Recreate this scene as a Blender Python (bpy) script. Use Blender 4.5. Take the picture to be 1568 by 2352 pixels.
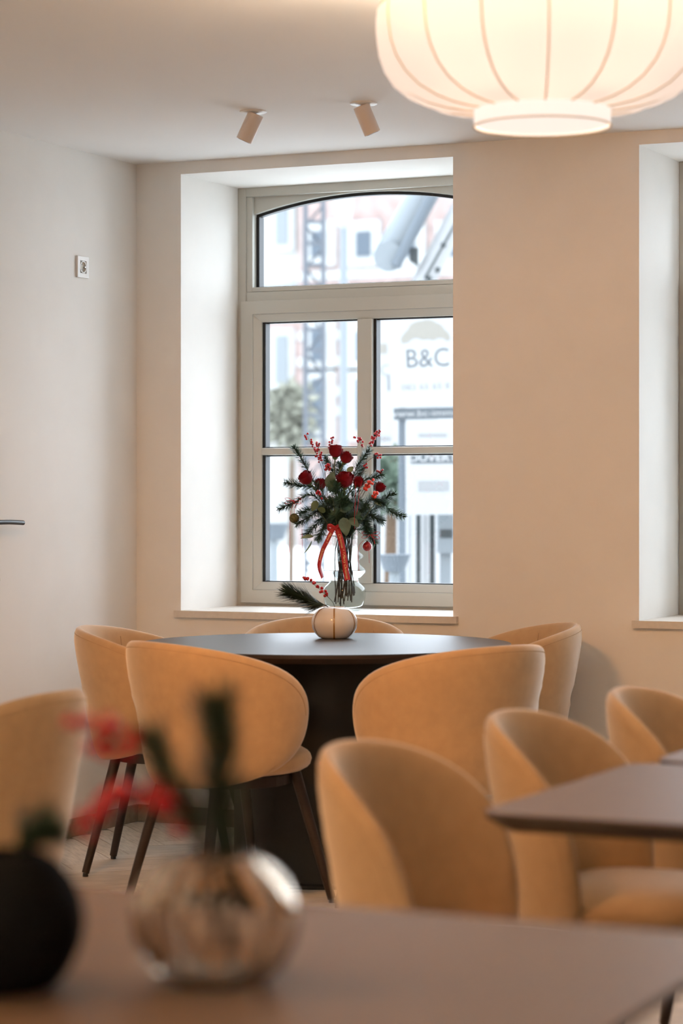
import bpy, math, random
from mathutils import Vector, Matrix

# ------------------------------------------------------------------ camera, sky, exposure
for o in list(bpy.data.objects):
    bpy.data.objects.remove(o, do_unlink=True)
S = bpy.context.scene
COL = S.collection
R = math.radians

cam_data = bpy.data.cameras.new('camera')
cam = bpy.data.objects.new('camera', cam_data)
COL.objects.link(cam)
cam.location = (0, 0, 1.25)
cam.rotation_euler = (R(90), 0, R(25))
cam_data.sensor_fit = 'VERTICAL'
cam_data.sensor_height = 36
cam_data.sensor_width = 24
cam_data.lens = 85
cam_data.shift_y = -31 / 2352
cam_data.clip_start = 0.05
cam_data.clip_end = 300
cam_data.dof.use_dof = True
cam_data.dof.focus_distance = 8.7
cam_data.dof.aperture_fstop = 2.8
S.camera = cam

world = bpy.data.worlds.new('overcast_sky')
S.world = world
world.use_nodes = True
wn = world.node_tree.nodes['Background']
wn.inputs[0].default_value = (0.86, 0.95, 1.06, 1)
SKY = 6.8
wn.inputs[1].default_value = SKY

S.view_settings.view_transform = 'Standard'
S.view_settings.look = 'None'
S.view_settings.gamma = 1
S.view_settings.use_curve_mapping = False
S.view_settings.exposure = 0.48
S.cycles.use_denoising = True
S.cycles.max_bounces = 10
S.cycles.diffuse_bounces = 5
S.cycles.glossy_bounces = 3
S.cycles.transmission_bounces = 10
S.cycles.transparent_max_bounces = 20
S.cycles.use_adaptive_sampling = True
S.cycles.adaptive_threshold = 0.02
S.cycles.sample_clamp_indirect = 8

LAMP_TINT = (1.0, 0.86, 0.77, 1)
LAMP_EMIT = 0.44          # glow of the lamp shade in the picture
LAMP_BULB = 30.0           # watts of each of its bulbs
FILL_EMIT = 1.6           # unseen fill lamps added behind and beside the camera
FILL_BULB = 160.0
SPOT_W = 95.0             # base watts of the unseen ceiling spots added for warm fill
WARM = (1.0, 0.43, 0.13)
BULB_C = (1.0, 0.76, 0.54)

# room measures (metres): x along the window wall, y towards the street, z up
XL, XR, YW, YB, ZC = -4.685, 2.9, 8.166, -3.2, 2.545
WIN_X = [(-4.489, -3.359), (-2.651, -1.521), (-0.813, 0.317)]  # the third window is unseen, added to let in more daylight
WIN_Z = (0.80, 2.497)
YF = 8.64                 # plane of the window frames
YO = 8.78                 # outer face of the wall
for xa, xb in WIN_X:      # light portals in the window openings (they guide the sky light in)
    l = bpy.data.lights.new('window_portal', 'AREA')
    l.shape = 'RECTANGLE'; l.size = xb - xa; l.size_y = WIN_Z[1] - WIN_Z[0]
    l.cycles.is_portal = True
    lo = bpy.data.objects.new('window_portal', l)
    lo.location = ((xa + xb) / 2, YO + 0.01, sum(WIN_Z) / 2)
    lo.rotation_euler = (R(-90), 0, 0)
    COL.objects.link(lo)

FW = Vector((-math.sin(R(25)), math.cos(R(25)), 0))
RT = Vector((math.cos(R(25)), math.sin(R(25)), 0))
UP = Vector((0, 0, 1))

# ------------------------------------------------------------------ materials
MATS = {}
def mat(name, col, rough=0.6, spec=0.5, metal=0.0, sheen=0.0, sheen_tint=(1, 1, 1), noise=0.0, nscale=20.0,
        bump=0.0, bscale=200.0, stretch=None, trans=0.0, ior=1.45, emit=None, estr=0.0, coat=0.0):
    if name in MATS: return MATS[name]
    m = bpy.data.materials.new(name); m.use_nodes = True
    nt = m.node_tree; b = nt.nodes['Principled BSDF']
    def setin(k, v):
        if k in b.inputs: b.inputs[k].default_value = v
    c = tuple(col) + (1,) if len(col) == 3 else col
    setin('Base Color', c); setin('Roughness', rough); setin('Specular IOR Level', spec); setin('Metallic', metal)
    setin('Sheen Weight', sheen); setin('Sheen Tint', tuple(sheen_tint) + (1,)); setin('Sheen Roughness', 0.4)
    setin('Transmission Weight', trans); setin('IOR', ior); setin('Coat Weight', coat)
    if emit: setin('Emission Color', tuple(emit) + (1,)); setin('Emission Strength', estr)
    if noise or bump:
        tc = nt.nodes.new('ShaderNodeTexCoord'); mp = nt.nodes.new('ShaderNodeMapping')
        nt.links.new(tc.outputs['Object'], mp.inputs['Vector'])
        if stretch: mp.inputs['Scale'].default_value = stretch
    if noise:
        n = nt.nodes.new('ShaderNodeTexNoise'); n.inputs['Scale'].default_value = nscale; n.inputs['Detail'].default_value = 5
        nt.links.new(mp.outputs[0], n.inputs['Vector'])
        rp = nt.nodes.new('ShaderNodeValToRGB')
        rp.color_ramp.elements[0].position = 0.3; rp.color_ramp.elements[1].position = 0.7
        rp.color_ramp.elements[0].color = tuple(x * (1 - noise) for x in c[:3]) + (1,)
        rp.color_ramp.elements[1].color = tuple(min(1, x * (1 + noise)) for x in c[:3]) + (1,)
        nt.links.new(n.outputs['Fac'], rp.inputs['Fac']); nt.links.new(rp.outputs[0], b.inputs['Base Color'])
    if bump:
        n2 = nt.nodes.new('ShaderNodeTexNoise'); n2.inputs['Scale'].default_value = bscale; n2.inputs['Detail'].default_value = 3
        nt.links.new(mp.outputs[0], n2.inputs['Vector'])
        bp = nt.nodes.new('ShaderNodeBump'); bp.inputs['Strength'].default_value = bump; bp.inputs['Distance'].default_value = 0.002
        nt.links.new(n2.outputs['Fac'], bp.inputs['Height']); nt.links.new(bp.outputs[0], b.inputs['Normal'])
    MATS[name] = m
    return m

WALL = mat('wall_paint', (0.865, 0.85, 0.815), 0.9, 0.2, bump=0.08, bscale=350, noise=0.015, nscale=6)
CEIL = mat('ceiling_paint', (0.88, 0.875, 0.86), 0.95, 0.1, bump=0.05, bscale=300)
FLOORM = mat('floor_wood', (0.50, 0.45, 0.385), 0.55, 0.4, noise=0.25, nscale=9)
PLANKS = [mat('plank_wood_%s' % n, c, 0.36, 0.5, noise=0.22, nscale=7, stretch=(1.5, 14, 1), bump=0.15, bscale=60)
          for n, c in (('pale', (0.70, 0.66, 0.59)), ('mid', (0.63, 0.59, 0.52)), ('grey', (0.58, 0.55, 0.50)))]
BASEB = mat('baseboard_stone', (0.30, 0.26, 0.20), 0.5, 0.4, noise=0.15, nscale=40)
FRAME = mat('window_frame_paint', (0.52, 0.52, 0.475), 0.42, 0.4, bump=0.03, bscale=500)
GASKET = mat('black_rubber', (0.012, 0.013, 0.015), 0.5, 0.4)
SILL = mat('sill_stone', (0.72, 0.68, 0.62), 0.4, 0.4, noise=0.04, nscale=60)
WHITEP = mat('white_plastic', (0.80, 0.79, 0.76), 0.4, 0.5)
SOCKIN = mat('socket_inside', (0.55, 0.52, 0.45), 0.5, 0.4)
DOORM = mat('door_paint', (0.865, 0.85, 0.815), 0.85, 0.2, bump=0.08, bscale=350)
BLACKM = mat('black_metal', (0.012, 0.012, 0.013), 0.35, 0.5)
VELVET = mat('beige_velvet', (0.53, 0.345, 0.185), 0.8, 0.2, sheen=1.0, sheen_tint=(1.0, 0.95, 0.88), noise=0.05, nscale=30, bump=0.12, bscale=900)
SEAM = mat('velvet_seam', (0.47, 0.31, 0.17), 0.9, 0.1)
LEGM = mat('dark_stained_wood', (0.022, 0.012, 0.008), 0.45, 0.4, noise=0.2, nscale=30, stretch=(1, 1, 8))
TABLETOP = mat('table_laminate', (0.145, 0.086, 0.050), 0.5, 0.30, noise=0.06, nscale=90, bump=0.04, bscale=700)
TABLEEDGE = mat('table_edge', (0.028, 0.016, 0.012), 0.45, 0.4)
PEDESTAL = mat('black_pedestal', (0.008, 0.008, 0.008), 0.5, 0.35)
SPOTM = mat('spot_enamel', (0.74, 0.66, 0.60), 0.45, 0.4)
RIBM = mat('lamp_rib', (0.80, 0.60, 0.36), 0.8, 0.1)

def pane_material(name, tint, edge):
    """thin clear sheet: lets light straight through and mirrors more towards grazing angles"""
    m = bpy.data.materials.new(name); m.use_nodes = True
    nt = m.node_tree; nt.nodes.clear()
    out = nt.nodes.new('ShaderNodeOutputMaterial'); mx = nt.nodes.new('ShaderNodeMixShader')
    tr = nt.nodes.new('ShaderNodeBsdfTransparent'); gl = nt.nodes.new('ShaderNodeBsdfGlossy'); lw = nt.nodes.new('ShaderNodeLayerWeight')
    pw = nt.nodes.new('ShaderNodeMath'); ml = nt.nodes.new('ShaderNodeMath')
    tr.inputs[0].default_value = tuple(tint) + (1,); gl.inputs['Roughness'].default_value = 0.0; lw.inputs[0].default_value = 0.5
    pw.operation = 'POWER'; pw.inputs[1].default_value = 5.0; ml.operation = 'MULTIPLY_ADD'; ml.inputs[1].default_value = edge; ml.inputs[2].default_value = 0.025
    nt.links.new(lw.outputs['Facing'], pw.inputs[0]); nt.links.new(pw.outputs[0], ml.inputs[0])
    nt.links.new(ml.outputs[0], mx.inputs[0]); nt.links.new(tr.outputs[0], mx.inputs[1]); nt.links.new(gl.outputs[0], mx.inputs[2])
    nt.links.new(mx.outputs[0], out.inputs[0])
    return m
PANE = pane_material('window_glass', (0.97, 0.98, 0.98), 0.8)

def glass_material(name, col, ior=1.45, rough=0.0):
    m = bpy.data.materials.new(name); m.use_nodes = True
    nt = m.node_tree; nt.nodes.clear()
    out = nt.nodes.new('ShaderNodeOutputMaterial'); g = nt.nodes.new('ShaderNodeBsdfGlass')
    g.inputs['Color'].default_value = tuple(col) + (1,); g.inputs['IOR'].default_value = ior; g.inputs['Roughness'].default_value = rough
    nt.links.new(g.outputs[0], out.inputs[0])
    return m
CLEARG = pane_material('clear_glass', (0.92, 0.935, 0.93), 0.06)
WATER = glass_material('water', (0.985, 0.99, 0.985), 1.10)
AMBERG = glass_material('smoky_amber_glass', (0.94, 0.90, 0.85), 1.45)

def shade_material(strength):
    m = bpy.data.materials.new('lamp_fabric'); m.use_nodes = True
    nt = m.node_tree; nt.nodes.clear()
    out = nt.nodes.new('ShaderNodeOutputMaterial'); a1 = nt.nodes.new('ShaderNodeAddShader'); mx = nt.nodes.new('ShaderNodeMixShader')
    em = nt.nodes.new('ShaderNodeEmission'); tl = nt.nodes.new('ShaderNodeBsdfTranslucent'); df = nt.nodes.new('ShaderNodeBsdfDiffuse')
    em.inputs[0].default_value = LAMP_TINT if strength < 1 else (1.0, 0.56, 0.25, 1); em.inputs[1].default_value = strength
    tl.inputs[0].default_value = (0.028, 0.024, 0.023, 1); df.inputs[0].default_value = (0.5, 0.45, 0.38, 1)
    mx.inputs[0].default_value = 0.6
    nt.links.new(tl.outputs[0], mx.inputs[1]); nt.links.new(df.outputs[0], mx.inputs[2])
    nt.links.new(mx.outputs[0], a1.inputs[0]); nt.links.new(em.outputs[0], a1.inputs[1]); nt.links.new(a1.outputs[0], out.inputs[0])
    return m
BULBM = mat('bulb_glow', (1, 1, 1), emit=(1.0, 0.78, 0.5), estr=60)

# ------------------------------------------------------------------ mesh helpers
class MB:
    def __init__(s): s.v = []; s.f = []
    def add(s, vs, fs):
        n = len(s.v); s.v += [tuple(v) for v in vs]; s.f += [tuple(i + n for i in f) for f in fs]; return s
    def box(s, x0, x1, y0, y1, z0, z1):
        return s.add([(x0, y0, z0), (x1, y0, z0), (x1, y1, z0), (x0, y1, z0), (x0, y0, z1), (x1, y0, z1), (x1, y1, z1), (x0, y1, z1)],
                     [(0, 3, 2, 1), (4, 5, 6, 7), (0, 1, 5, 4), (1, 2, 6, 5), (2, 3, 7, 6), (3, 0, 4, 7)])
    def tube(s, pts, rad, seg=8, caps=True):
        pts = [Vector(p) for p in pts]; n = len(pts)
        if not hasattr(rad, '__len__'): rad = [rad] * n
        t0 = (pts[1] - pts[0]).normalized()
        a = t0.cross(Vector((0.13, 0.31, 0.94)))
        if a.length < 1e-3: a = t0.cross(Vector((1, 0, 0)))
        a.normalize(); rings = []
        for i, p in enumerate(pts):
            t = (pts[min(i + 1, n - 1)] - pts[max(i - 1, 0)])
            if t.length < 1e-9: t = t0
            t.normalize(); a = (a - t * a.dot(t)).normalized(); b = t.cross(a)
            rings.append([p + (a * math.cos(k * 2 * math.pi / seg) + b * math.sin(k * 2 * math.pi / seg)) * rad[i] for k in range(seg)])
        vs = [v for r in rings for v in r]; fs = []
        for i in range(n - 1):
            for k in range(seg):
                k2 = (k + 1) % seg
                fs.append((i * seg + k, i * seg + k2, (i + 1) * seg + k2, (i + 1) * seg + k))
        if caps:
            fs.append(tuple(reversed(range(seg)))); fs.append(tuple((n - 1) * seg + k for k in range(seg)))
        return s.add(vs, fs)
    def lathe(s, prof, seg=48, lobes=0, lobe_amp=0.0, c=(0, 0, 0), closed=False):
        vs = []; fs = []; n = len(prof)
        for (r, z) in prof:
            for k in range(seg):
                th = 2 * math.pi * k / seg
                rr = r * (1 + lobe_amp * (abs(math.cos(lobes * th / 2)) - 0.6)) if lobes else r
                vs.append((c[0] + rr * math.cos(th), c[1] + rr * math.sin(th), c[2] + z))
        for i in range(n - 1 + (1 if closed else 0)):
            j = (i + 1) % n
            for k in range(seg):
                k2 = (k + 1) % seg
                fs.append((i * seg + k, i * seg + k2, j * seg + k2, j * seg + k))
        if not closed:
            if prof[0][0] > 1e-6: fs.append(tuple(reversed(range(seg))))
            if prof[-1][0] > 1e-6: fs.append(tuple((n - 1) * seg + k for k in range(seg)))
        return s.add(vs, fs)
    def prism(s, outline, axis, a, b):
        """outline: 2D points; axis 'y' -> (x,z) extruded along y, 'z' -> (x,y) extruded along z"""
        n = len(outline)
        mk = (lambda p, h: (p[0], h, p[1])) if axis == 'y' else (lambda p, h: (p[0], p[1], h))
        vs = [mk(p, a) for p in outline] + [mk(p, b) for p in outline]
        fs = [tuple(range(n)), tuple(reversed(range(n, 2 * n)))]
        fs += [(i, (i + 1) % n + 0, (i + 1) % n + n, i + n)[::-1] for i in range(n)]
        return s.add(vs, fs)
    def sphere(s, c, r, seg=10, rings=7, sz=1.0):
        vs = [(c[0], c[1], c[2] - r * sz)]; fs = []
        for i in range(1, rings):
            ph = -math.pi / 2 + math.pi * i / rings
            for k in range(seg):
                th = 2 * math.pi * k / seg
                vs.append((c[0] + r * math.cos(ph) * math.cos(th), c[1] + r * math.cos(ph) * math.sin(th), c[2] + r * sz * math.sin(ph)))
        vs.append((c[0], c[1], c[2] + r * sz)); top = len(vs) - 1
        for k in range(seg):
            k2 = (k + 1) % seg
            fs.append((0, 1 + k2, 1 + k)); fs.append((top, top - seg + k, top - seg + k2))
            for i in range(rings - 2):
                b = 1 + i * seg; fs.append((b + k, b + k2, b + seg + k2, b + seg + k))
        return s.add(vs, fs)
    def mesh(s, name, smooth=False, angle=40):
        me = bpy.data.meshes.new(name); me.from_pydata(s.v, [], s.f); me.update()
        import bmesh
        bm = bmesh.new(); bm.from_mesh(me); bmesh.ops.remove_doubles(bm, verts=bm.verts, dist=1e-7)
        bmesh.ops.recalc_face_normals(bm, faces=bm.faces); bm.to_mesh(me); bm.free()
        if smooth:
            for p in me.polygons: p.use_smooth = True
            me.set_sharp_from_angle(angle=R(angle))
        return me

def link(name, me, m, parent=None, bevel=0.0):
    o = bpy.data.objects.new(name, me); COL.objects.link(o)
    if m is not None and len(me.materials) == 0: me.materials.append(m)
    if parent: o.parent = parent
    if bevel:
        b = o.modifiers.new('bevel', 'BEVEL'); b.width = bevel; b.segments = 2; b.limit_method = 'ANGLE'; b.angle_limit = R(50)
    return o
def obj(name, mb, m, parent=None, smooth=False, bevel=0.0, angle=40):
    return link(name, mb.mesh(name, smooth, angle), m, parent, bevel)
def tag(o, label, cat, group=None):
    o['label'] = label; o['category'] = cat
    if group: o['group'] = group
    return o
def thing(name, label, cat, loc=(0, 0, 0), rz=0.0, group=None):
    o = bpy.data.objects.new(name, None); COL.objects.link(o); o.empty_display_size = 0.1
    o.location = loc; o.rotation_euler = (0, 0, rz)
    return tag(o, label, cat, group)
def struct(name, mb, m, parent=None, bevel=0.0):
    o = obj(name, mb, m, parent, bevel=bevel); o['kind'] = 'structure'; return o
def copy_tree(o, parent=None):
    c = o.copy(); COL.objects.link(c); c.parent = parent
    for ch in o.children: copy_tree(ch, c)
    return c

def text_mesh(name, body, size, align='CENTER', extrude=0.0, shear=0.0, offset=0.0):
    cu = bpy.data.curves.new(name, 'FONT'); cu.body = body; cu.size = size; cu.align_x = align; cu.align_y = 'CENTER'
    cu.extrude = extrude; cu.shear = shear; cu.offset = offset; cu.resolution_u = 3
    t = bpy.data.objects.new(name, cu); COL.objects.link(t)
    dg = bpy.context.evaluated_depsgraph_get()
    me = bpy.data.meshes.new_from_object(t.evaluated_get(dg))
    bpy.data.objects.remove(t, do_unlink=True); bpy.data.curves.remove(cu)
    me.name = name
    return me

def cat_pts(pts, n=6):
    """smooth curve through the points"""
    P = [Vector(p) for p in pts]; P = [P[0] * 2 - P[1]] + P + [P[-1] * 2 - P[-2]]; out = []
    for i in range(1, len(P) - 2):
        for k in range(n):
            t = k / n; a, b, c, d = P[i - 1], P[i], P[i + 1], P[i + 2]
            out.append(0.5 * ((2 * b) + (c - a) * t + (2 * a - 5 * b + 4 * c - d) * t * t + (3 * b - a - 3 * c + d) * t ** 3))
    out.append(P[-2]); return out

# ------------------------------------------------------------------ room shell
fl = struct('floor', MB().box(XL - 0.1, XR + 0.1, YB - 0.1, YO, -0.10, -0.012), FLOORM)
ce = struct('ceiling', MB().box(XL - 0.1, XR + 0.1, YB - 0.1, YO, ZC, ZC + 0.12), CEIL)
struct('wall_left', MB().box(XL - 0.12, XL, YB, YO, -0.012, ZC), WALL)
struct('wall_right', MB().box(XR, XR + 0.12, YB, YO, -0.012, ZC), WALL)
struct('wall_back', MB().box(XL - 0.12, XR + 0.12, YB - 0.12, YB, -0.012, ZC), WALL)
w = MB(); x = XL
for xa, xb in WIN_X:
    w.box(x, xa, YW, YO, -0.012, ZC)
    w.box(xa, xb, YW, YO, -0.012, WIN_Z[0] - 0.006); w.box(xa, xb, YW, YO, WIN_Z[1], ZC); x = xb
w.box(x, XR, YW, YO, -0.012, ZC)
struct('wall_window', w, WALL)
struct('baseboard_left', MB().box(XL, XL + 0.014, 7.42, YW, 0, 0.066), BASEB, bevel=0.002)
struct('baseboard_window', MB().box(XL + 0.014, XR, YW - 0.014, YW, 0, 0.066), BASEB, bevel=0.002)

# herringbone parquet, planks laid at 45 degrees (built where the floor shows)
random.seed(4)
PW, PL = 0.09, 0.54
pm = []
for m in PLANKS:
    g = 0.0012
    mb = MB().box(g, PL - g, g, PW - g, -0.012, 0.0)
    me = mb.mesh('plank'); me.materials.append(m); pm.append(me)
c45 = math.cos(R(45)); count = 0; cand = []
for i in range(-90, 90):
    for j in range(-20, 20):
        # herringbone lattice: pairs (horizontal, vertical) stepped by (PW, PW) and (2*PL.., )
        ox = i * PW + j * PL; oy = i * PW - j * PL
        for kind in (0, 1):
            if kind == 0: px_, py_, rot = ox, oy, 0
            else: px_, py_, rot = ox + PL + 0 * PW, oy, 90
            # vertical plank occupies [x, x+PW] x [y, y+PL]
            bx, by = (px_, py_) if kind == 0 else (px_, py_ - PL + PW)
            cx, cy = (bx + PL / 2, by + PW / 2) if kind == 0 else (bx + PW / 2, by + PL / 2)
            wx, wy = c45 * (cx - cy) - 3.5, c45 * (cx + cy) + 7.0
            cand.append((wx, wy, bx, by, kind))
vis = [c for c in cand if XL - 0.16 < c[0] < -2.2 and 5.5 < c[1] < YW + 0.16]
vis.sort(key=lambda c: -(-(c[0] + 3.6) ** 2 - (c[1] - 6.9) ** 2))
for wx, wy, bx, by, kind in vis[:298]:
    o = link('plank', random.choice(pm), None, fl)
    if kind == 0: lx, ly, rz = bx, by, 0
    else: lx, ly, rz = bx + PW, by, 90
    o.location = (c45 * (lx - ly) - 3.5, c45 * (lx + ly) + 7.0, random.uniform(-0.0004, 0.0004)); o.rotation_euler = (0, 0, R(45 + rz))

# door on the left wall, flush and painted like the wall
d = struct('door_1', MB().box(XL - 0.03, XL + 0.0015, 6.50, 7.40, 0.0, 2.06), DOORM)
hd = obj('handle', MB().tube([(XL, 7.075, 1.167), (XL + 0.048, 7.075, 1.167)], 0.009, 14)
         .tube(cat_pts([(XL + 0.048, 7.067, 1.167), (XL + 0.05, 7.105, 1.167), (XL + 0.05, 7.195, 1.167), (XL + 0.046, 7.282, 1.164)]), 0.0085, 12)
         .tube([(XL + 0.001, 7.075, 1.167), (XL + 0.009, 7.075, 1.167)], 0.026, 24), BLACKM, d, smooth=True)
obj('keyhole_rose', MB().tube([(XL + 0.001, 7.165, 0.965), (XL + 0.009, 7.165, 0.965)], 0.026, 24), BLACKM, d, smooth=True)

# windows ---------------------------------------------------------------------------------
def arc(xc, hw, zs, za, n=24):
    h = za - zs; rr = (hw * hw + h * h) / (2 * h)
    return [(xc + hw * (2 * k / n - 1), za - rr + math.sqrt(rr * rr - (hw * (2 * k / n - 1)) ** 2)) for k in range(n + 1)]
def frame4(x0, x1, z0, z1, wl, y0, y1, mb=None):
    mb = mb or MB()
    mb.box(x0, x0 + wl, y0, y1, z0, z1); mb.box(x1 - wl, x1, y0, y1, z0, z1)
    mb.box(x0 + wl, x1 - wl, y0, y1, z0, z0 + wl); mb.box(x0 + wl, x1 - wl, y0, y1, z1 - wl, z1)
    return mb
def mitred(x0, x1, z0, z1, wd, y0, y1, rec, mb):
    """picture-frame ring with a bead that slopes back by rec towards the glass"""
    O = [(x0, z0), (x1, z0), (x1, z1), (x0, z1)]; I = [(x0 + wd, z0 + wd), (x1 - wd, z0 + wd), (x1 - wd, z1 - wd), (x0 + wd, z1 - wd)]
    vs = [(p[0], y0, p[1]) for p in O] + [(p[0], y0 + rec, p[1]) for p in I] + [(p[0], y1, p[1]) for p in O] + [(p[0], y1, p[1]) for p in I]
    fs = []
    for i in range(4):
        j = (i + 1) % 4
        fs += [(i, j, j + 4, i + 4), (i + 8, i + 12, j + 12, j + 8), (i, i + 8, j + 8, j), (i + 4, j + 4, j + 12, i + 12)]
    return mb.add(vs, fs)
def make_window(n, xa, xb):
    xc = (xa + xb) / 2
    f = struct('window_%d' % n, frame4(xa, xb, 0.815, WIN_Z[1], 0.036, YF, YF + 0.09), FRAME, bevel=0.002)
    X = lambda r: xc + r
    obj('transom', MB().box(X(-0.529), X(0.529), YF + 0.004, YF + 0.09, 2.041, 2.078), FRAME, f, bevel=0.002)
    # fanlight casing with its arched head panel
    cs = MB(); y0, y1 = YF + 0.006, YF + 0.085
    cs.box(X(-0.529), X(-0.502), y0, y1, 2.079, 2.461); cs.box(X(0.502), X(0.529), y0, y1, 2.079, 2.461)
    cs.box(X(-0.502), X(0.502), y0, y1, 2.079, 2.097)
    obj('fanlight_casing', cs, FRAME, f, bevel=0.002)
    A = arc(xc, 0.502, 2.392, 2.458)
    hp = MB().prism([(X(0.502), 2.461), (X(-0.502), 2.461)] + A, 'y', YF + 0.022, YF + 0.085)
    obj('arched_head', hp, FRAME, f)
    A2 = arc(xc, 0.502, 2.380, 2.446); g = MB()
    for k in range(len(A) - 1):
        g.prism([A[k], A[k + 1], A2[k + 1], A2[k]], 'y', YF + 0.045, YF + 0.075)
    g.box(X(-0.5018), X(-0.488), YF + 0.04, YF + 0.08, 2.097, 2.382); g.box(X(0.488), X(0.5018), YF + 0.04, YF + 0.08, 2.097, 2.382)
    g.box(X(-0.488), X(0.488), YF + 0.045, YF + 0.08, 2.097, 2.102)
    obj('gasket', g, GASKET, f)
    Ap = arc(xc, 0.495, 2.386, 2.452)
    obj('pane', MB().prism([(X(0.495), 2.099), (X(-0.495), 2.099)] + Ap, 'y', YF + 0.060, YF + 0.064), PANE, f)
    # lower casement
    sh = obj('sash', mitred(X(-0.543), X(0.543), 0.832, 2.0405, 0.053, YF - 0.018, YF + 0.07, 0.0, MB()), FRAME, f, bevel=0.0015)
    obj('glazing_bead', mitred(X(-0.489), X(0.489), 0.886, 1.9865, 0.030, YF - 0.012, YF + 0.06, 0.016, MB()), FRAME, f)
    gx, gz0, gz1 = 0.4585, 0.9165, 1.956
    mx0, mx1, mz0, mz1 = -0.036, 0.028, 1.424, 1.452
    obj('mullion', MB().box(X(mx0), X(mx1), YF - 0.004, YF + 0.055, gz0, gz1), FRAME, f, bevel=0.004)
    obj('glazing_bar', MB().box(X(-gx), X(mx0), YF - 0.002, YF + 0.055, mz0, mz1), FRAME, f, bevel=0.004)
    obj('glazing_bar', MB().box(X(mx1), X(gx), YF - 0.002, YF + 0.055, mz0, mz1), FRAME, f, bevel=0.004)
    for (a, b) in ((-gx, mx0), (mx1, gx)):
        for (c, e) in ((gz0, mz0), (mz1, gz1)):
            gk = MB(); t = 0.0055
            gk.box(X(a), X(a) + 0.013, YF + 0.012, YF + 0.05, c, e); gk.box(X(b) - t, X(b), YF + 0.02, YF + 0.05, c, e)
            gk.box(X(a) + 0.013, X(b) - t, YF + 0.02, YF + 0.05, c, c + 0.004); gk.box(X(a) + 0.013, X(b) - t, YF + 0.02, YF + 0.05, e - t, e)
            obj('gasket', gk, GASKET, f)
            obj('pane', MB().box(X(a) + 0.002, X(b) - 0.002, YF + 0.033, YF + 0.037, c + 0.002, e - 0.002), PANE, f)
    obj('window_sill', MB().box(xa - 0.021, xb + 0.021, YW - 0.02, YW, 0.794, 0.820).box(xa, xb, YW, YF, 0.794, 0.820), SILL, f)
    return f
for n, (xa, xb) in enumerate(WIN_X): make_window(n + 1, xa, xb)

# wall socket high on the left wall
so = thing('wall_socket', 'white square power socket high on the left wall', 'socket', (XL, 7.755, 2.112))
obj('cover_plate', mitred(-0.04, 0.04, -0.04, 0.04, 0.017, -0.009, 0.0, 0.0, MB()), WHITEP, so, bevel=0.0012)
obj('backplate', MB().box(-0.023, 0.023, -0.0015, 0, -0.023, 0.023), WHITEP, so)
for k in (-1, 1): obj('contact_hole', MB().tube([(0.0095 * k, 0, 0.0022), (0.0095 * k, 0, 0.0024)], 0.0026, 10), BLACKM, so)
obj('insert', MB().lathe([(0.0192, 0.0015), (0.0192, 0.0095), (0.0225, 0.0095), (0.0225, 0.0015)], 32, closed=True), WHITEP, so, smooth=True)
obj('recess', MB().tube([(0, 0, 0.0012), (0, 0, 0.0022)], 0.0191, 32), SOCKIN, so)
obj('earth_pin', MB().tube([(0, 0.011, 0.002), (0, 0.011, 0.011)], 0.0025, 8), mat('steel', (0.5, 0.5, 0.48), 0.3, metal=1), so)
for o in so.children:
    if o.name.startswith(('cover', 'backplate')): o.rotation_euler = (0, 0, R(90))
    else: o.rotation_euler = (0, R(90), 0)

# ------------------------------------------------------------------ chairs
def chair_surface(arms):
    """closed upholstered shell bent around the seat; local +x is the front. With arms: an oval that sweeps down
    into two wings; without: an arched back that widens towards the seat"""
    T = 0.052; NP = 84; rho = [0, 0.2, 0.4, 0.58, 0.72, 0.82, 0.89, 0.94, 0.972, 0.99, 1.0]
    if arms: PH, ZCn, HT, HB, nt, nb, RA = R(116), 0.578, 0.242, 0.205, 2.0, 2.25, 0.303
    else: PH, ZCn, HT, HB, nt, nb, RA = R(80), 0.500, 0.318, 0.125, 2.45, 3.2, 0.288
    def bound(ps):
        c, s_ = math.cos(ps), math.sin(ps); n = nt if s_ > 0 else nb
        r = (abs(c) ** n + abs(s_) ** n) ** (-1 / n); return r * c, r * s_
    def pos(u, wv, off):
        ph = PH * u; z = ZCn + (HT if wv > 0 else HB) * wv
        k = (z - 0.38) / 0.437
        s_ = 0.77 + 0.23 * k
        a, b = RA * s_, RA * s_ * (1.0 if arms else 0.97)
        x_ = -a * math.cos(ph) - 0.012 * (k - 0.5); y_ = b * math.sin(ph)
        n = Vector((-math.cos(ph), math.sin(ph), -0.12)).normalized()
        return Vector((x_, y_, z)) + n * off
    vs = []; fs = []
    for side in (1, -1):
        for r in rho:
            for k in range(NP):
                c, s_ = bound(2 * math.pi * k / NP)
                t = T / 2 * (1 - r ** 7) ** 0.5 if r < 1 else 0
                vs.append(pos(c * r, s_ * r, side * t))
    NR = len(rho)
    for sd in range(2):
        for i in range(NR - 1):
            for k in range(NP):
                k2 = (k + 1) % NP; b = sd * NR * NP
                q = (b + i * NP + k, b + i * NP + k2, b + (i + 1) * NP + k2, b + (i + 1) * NP + k)
                if i == 0: q = (b, b + NP + k2, b + NP + k)
                fs.append(q)
    mb = MB(); mb.add(vs, fs); me = mb.mesh('shell')
    import bmesh
    bm = bmesh.new(); bm.from_mesh(me); bmesh.ops.remove_doubles(bm, verts=bm.verts, dist=1e-5)
    bmesh.ops.delete(bm, geom=[v for v in bm.verts if not v.link_faces], context='VERTS')
    bmesh.ops.recalc_face_normals(bm, faces=bm.faces); bm.to_mesh(me); bm.free()
    for p in me.polygons: p.use_smooth = True
    return me, pos, bound
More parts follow.
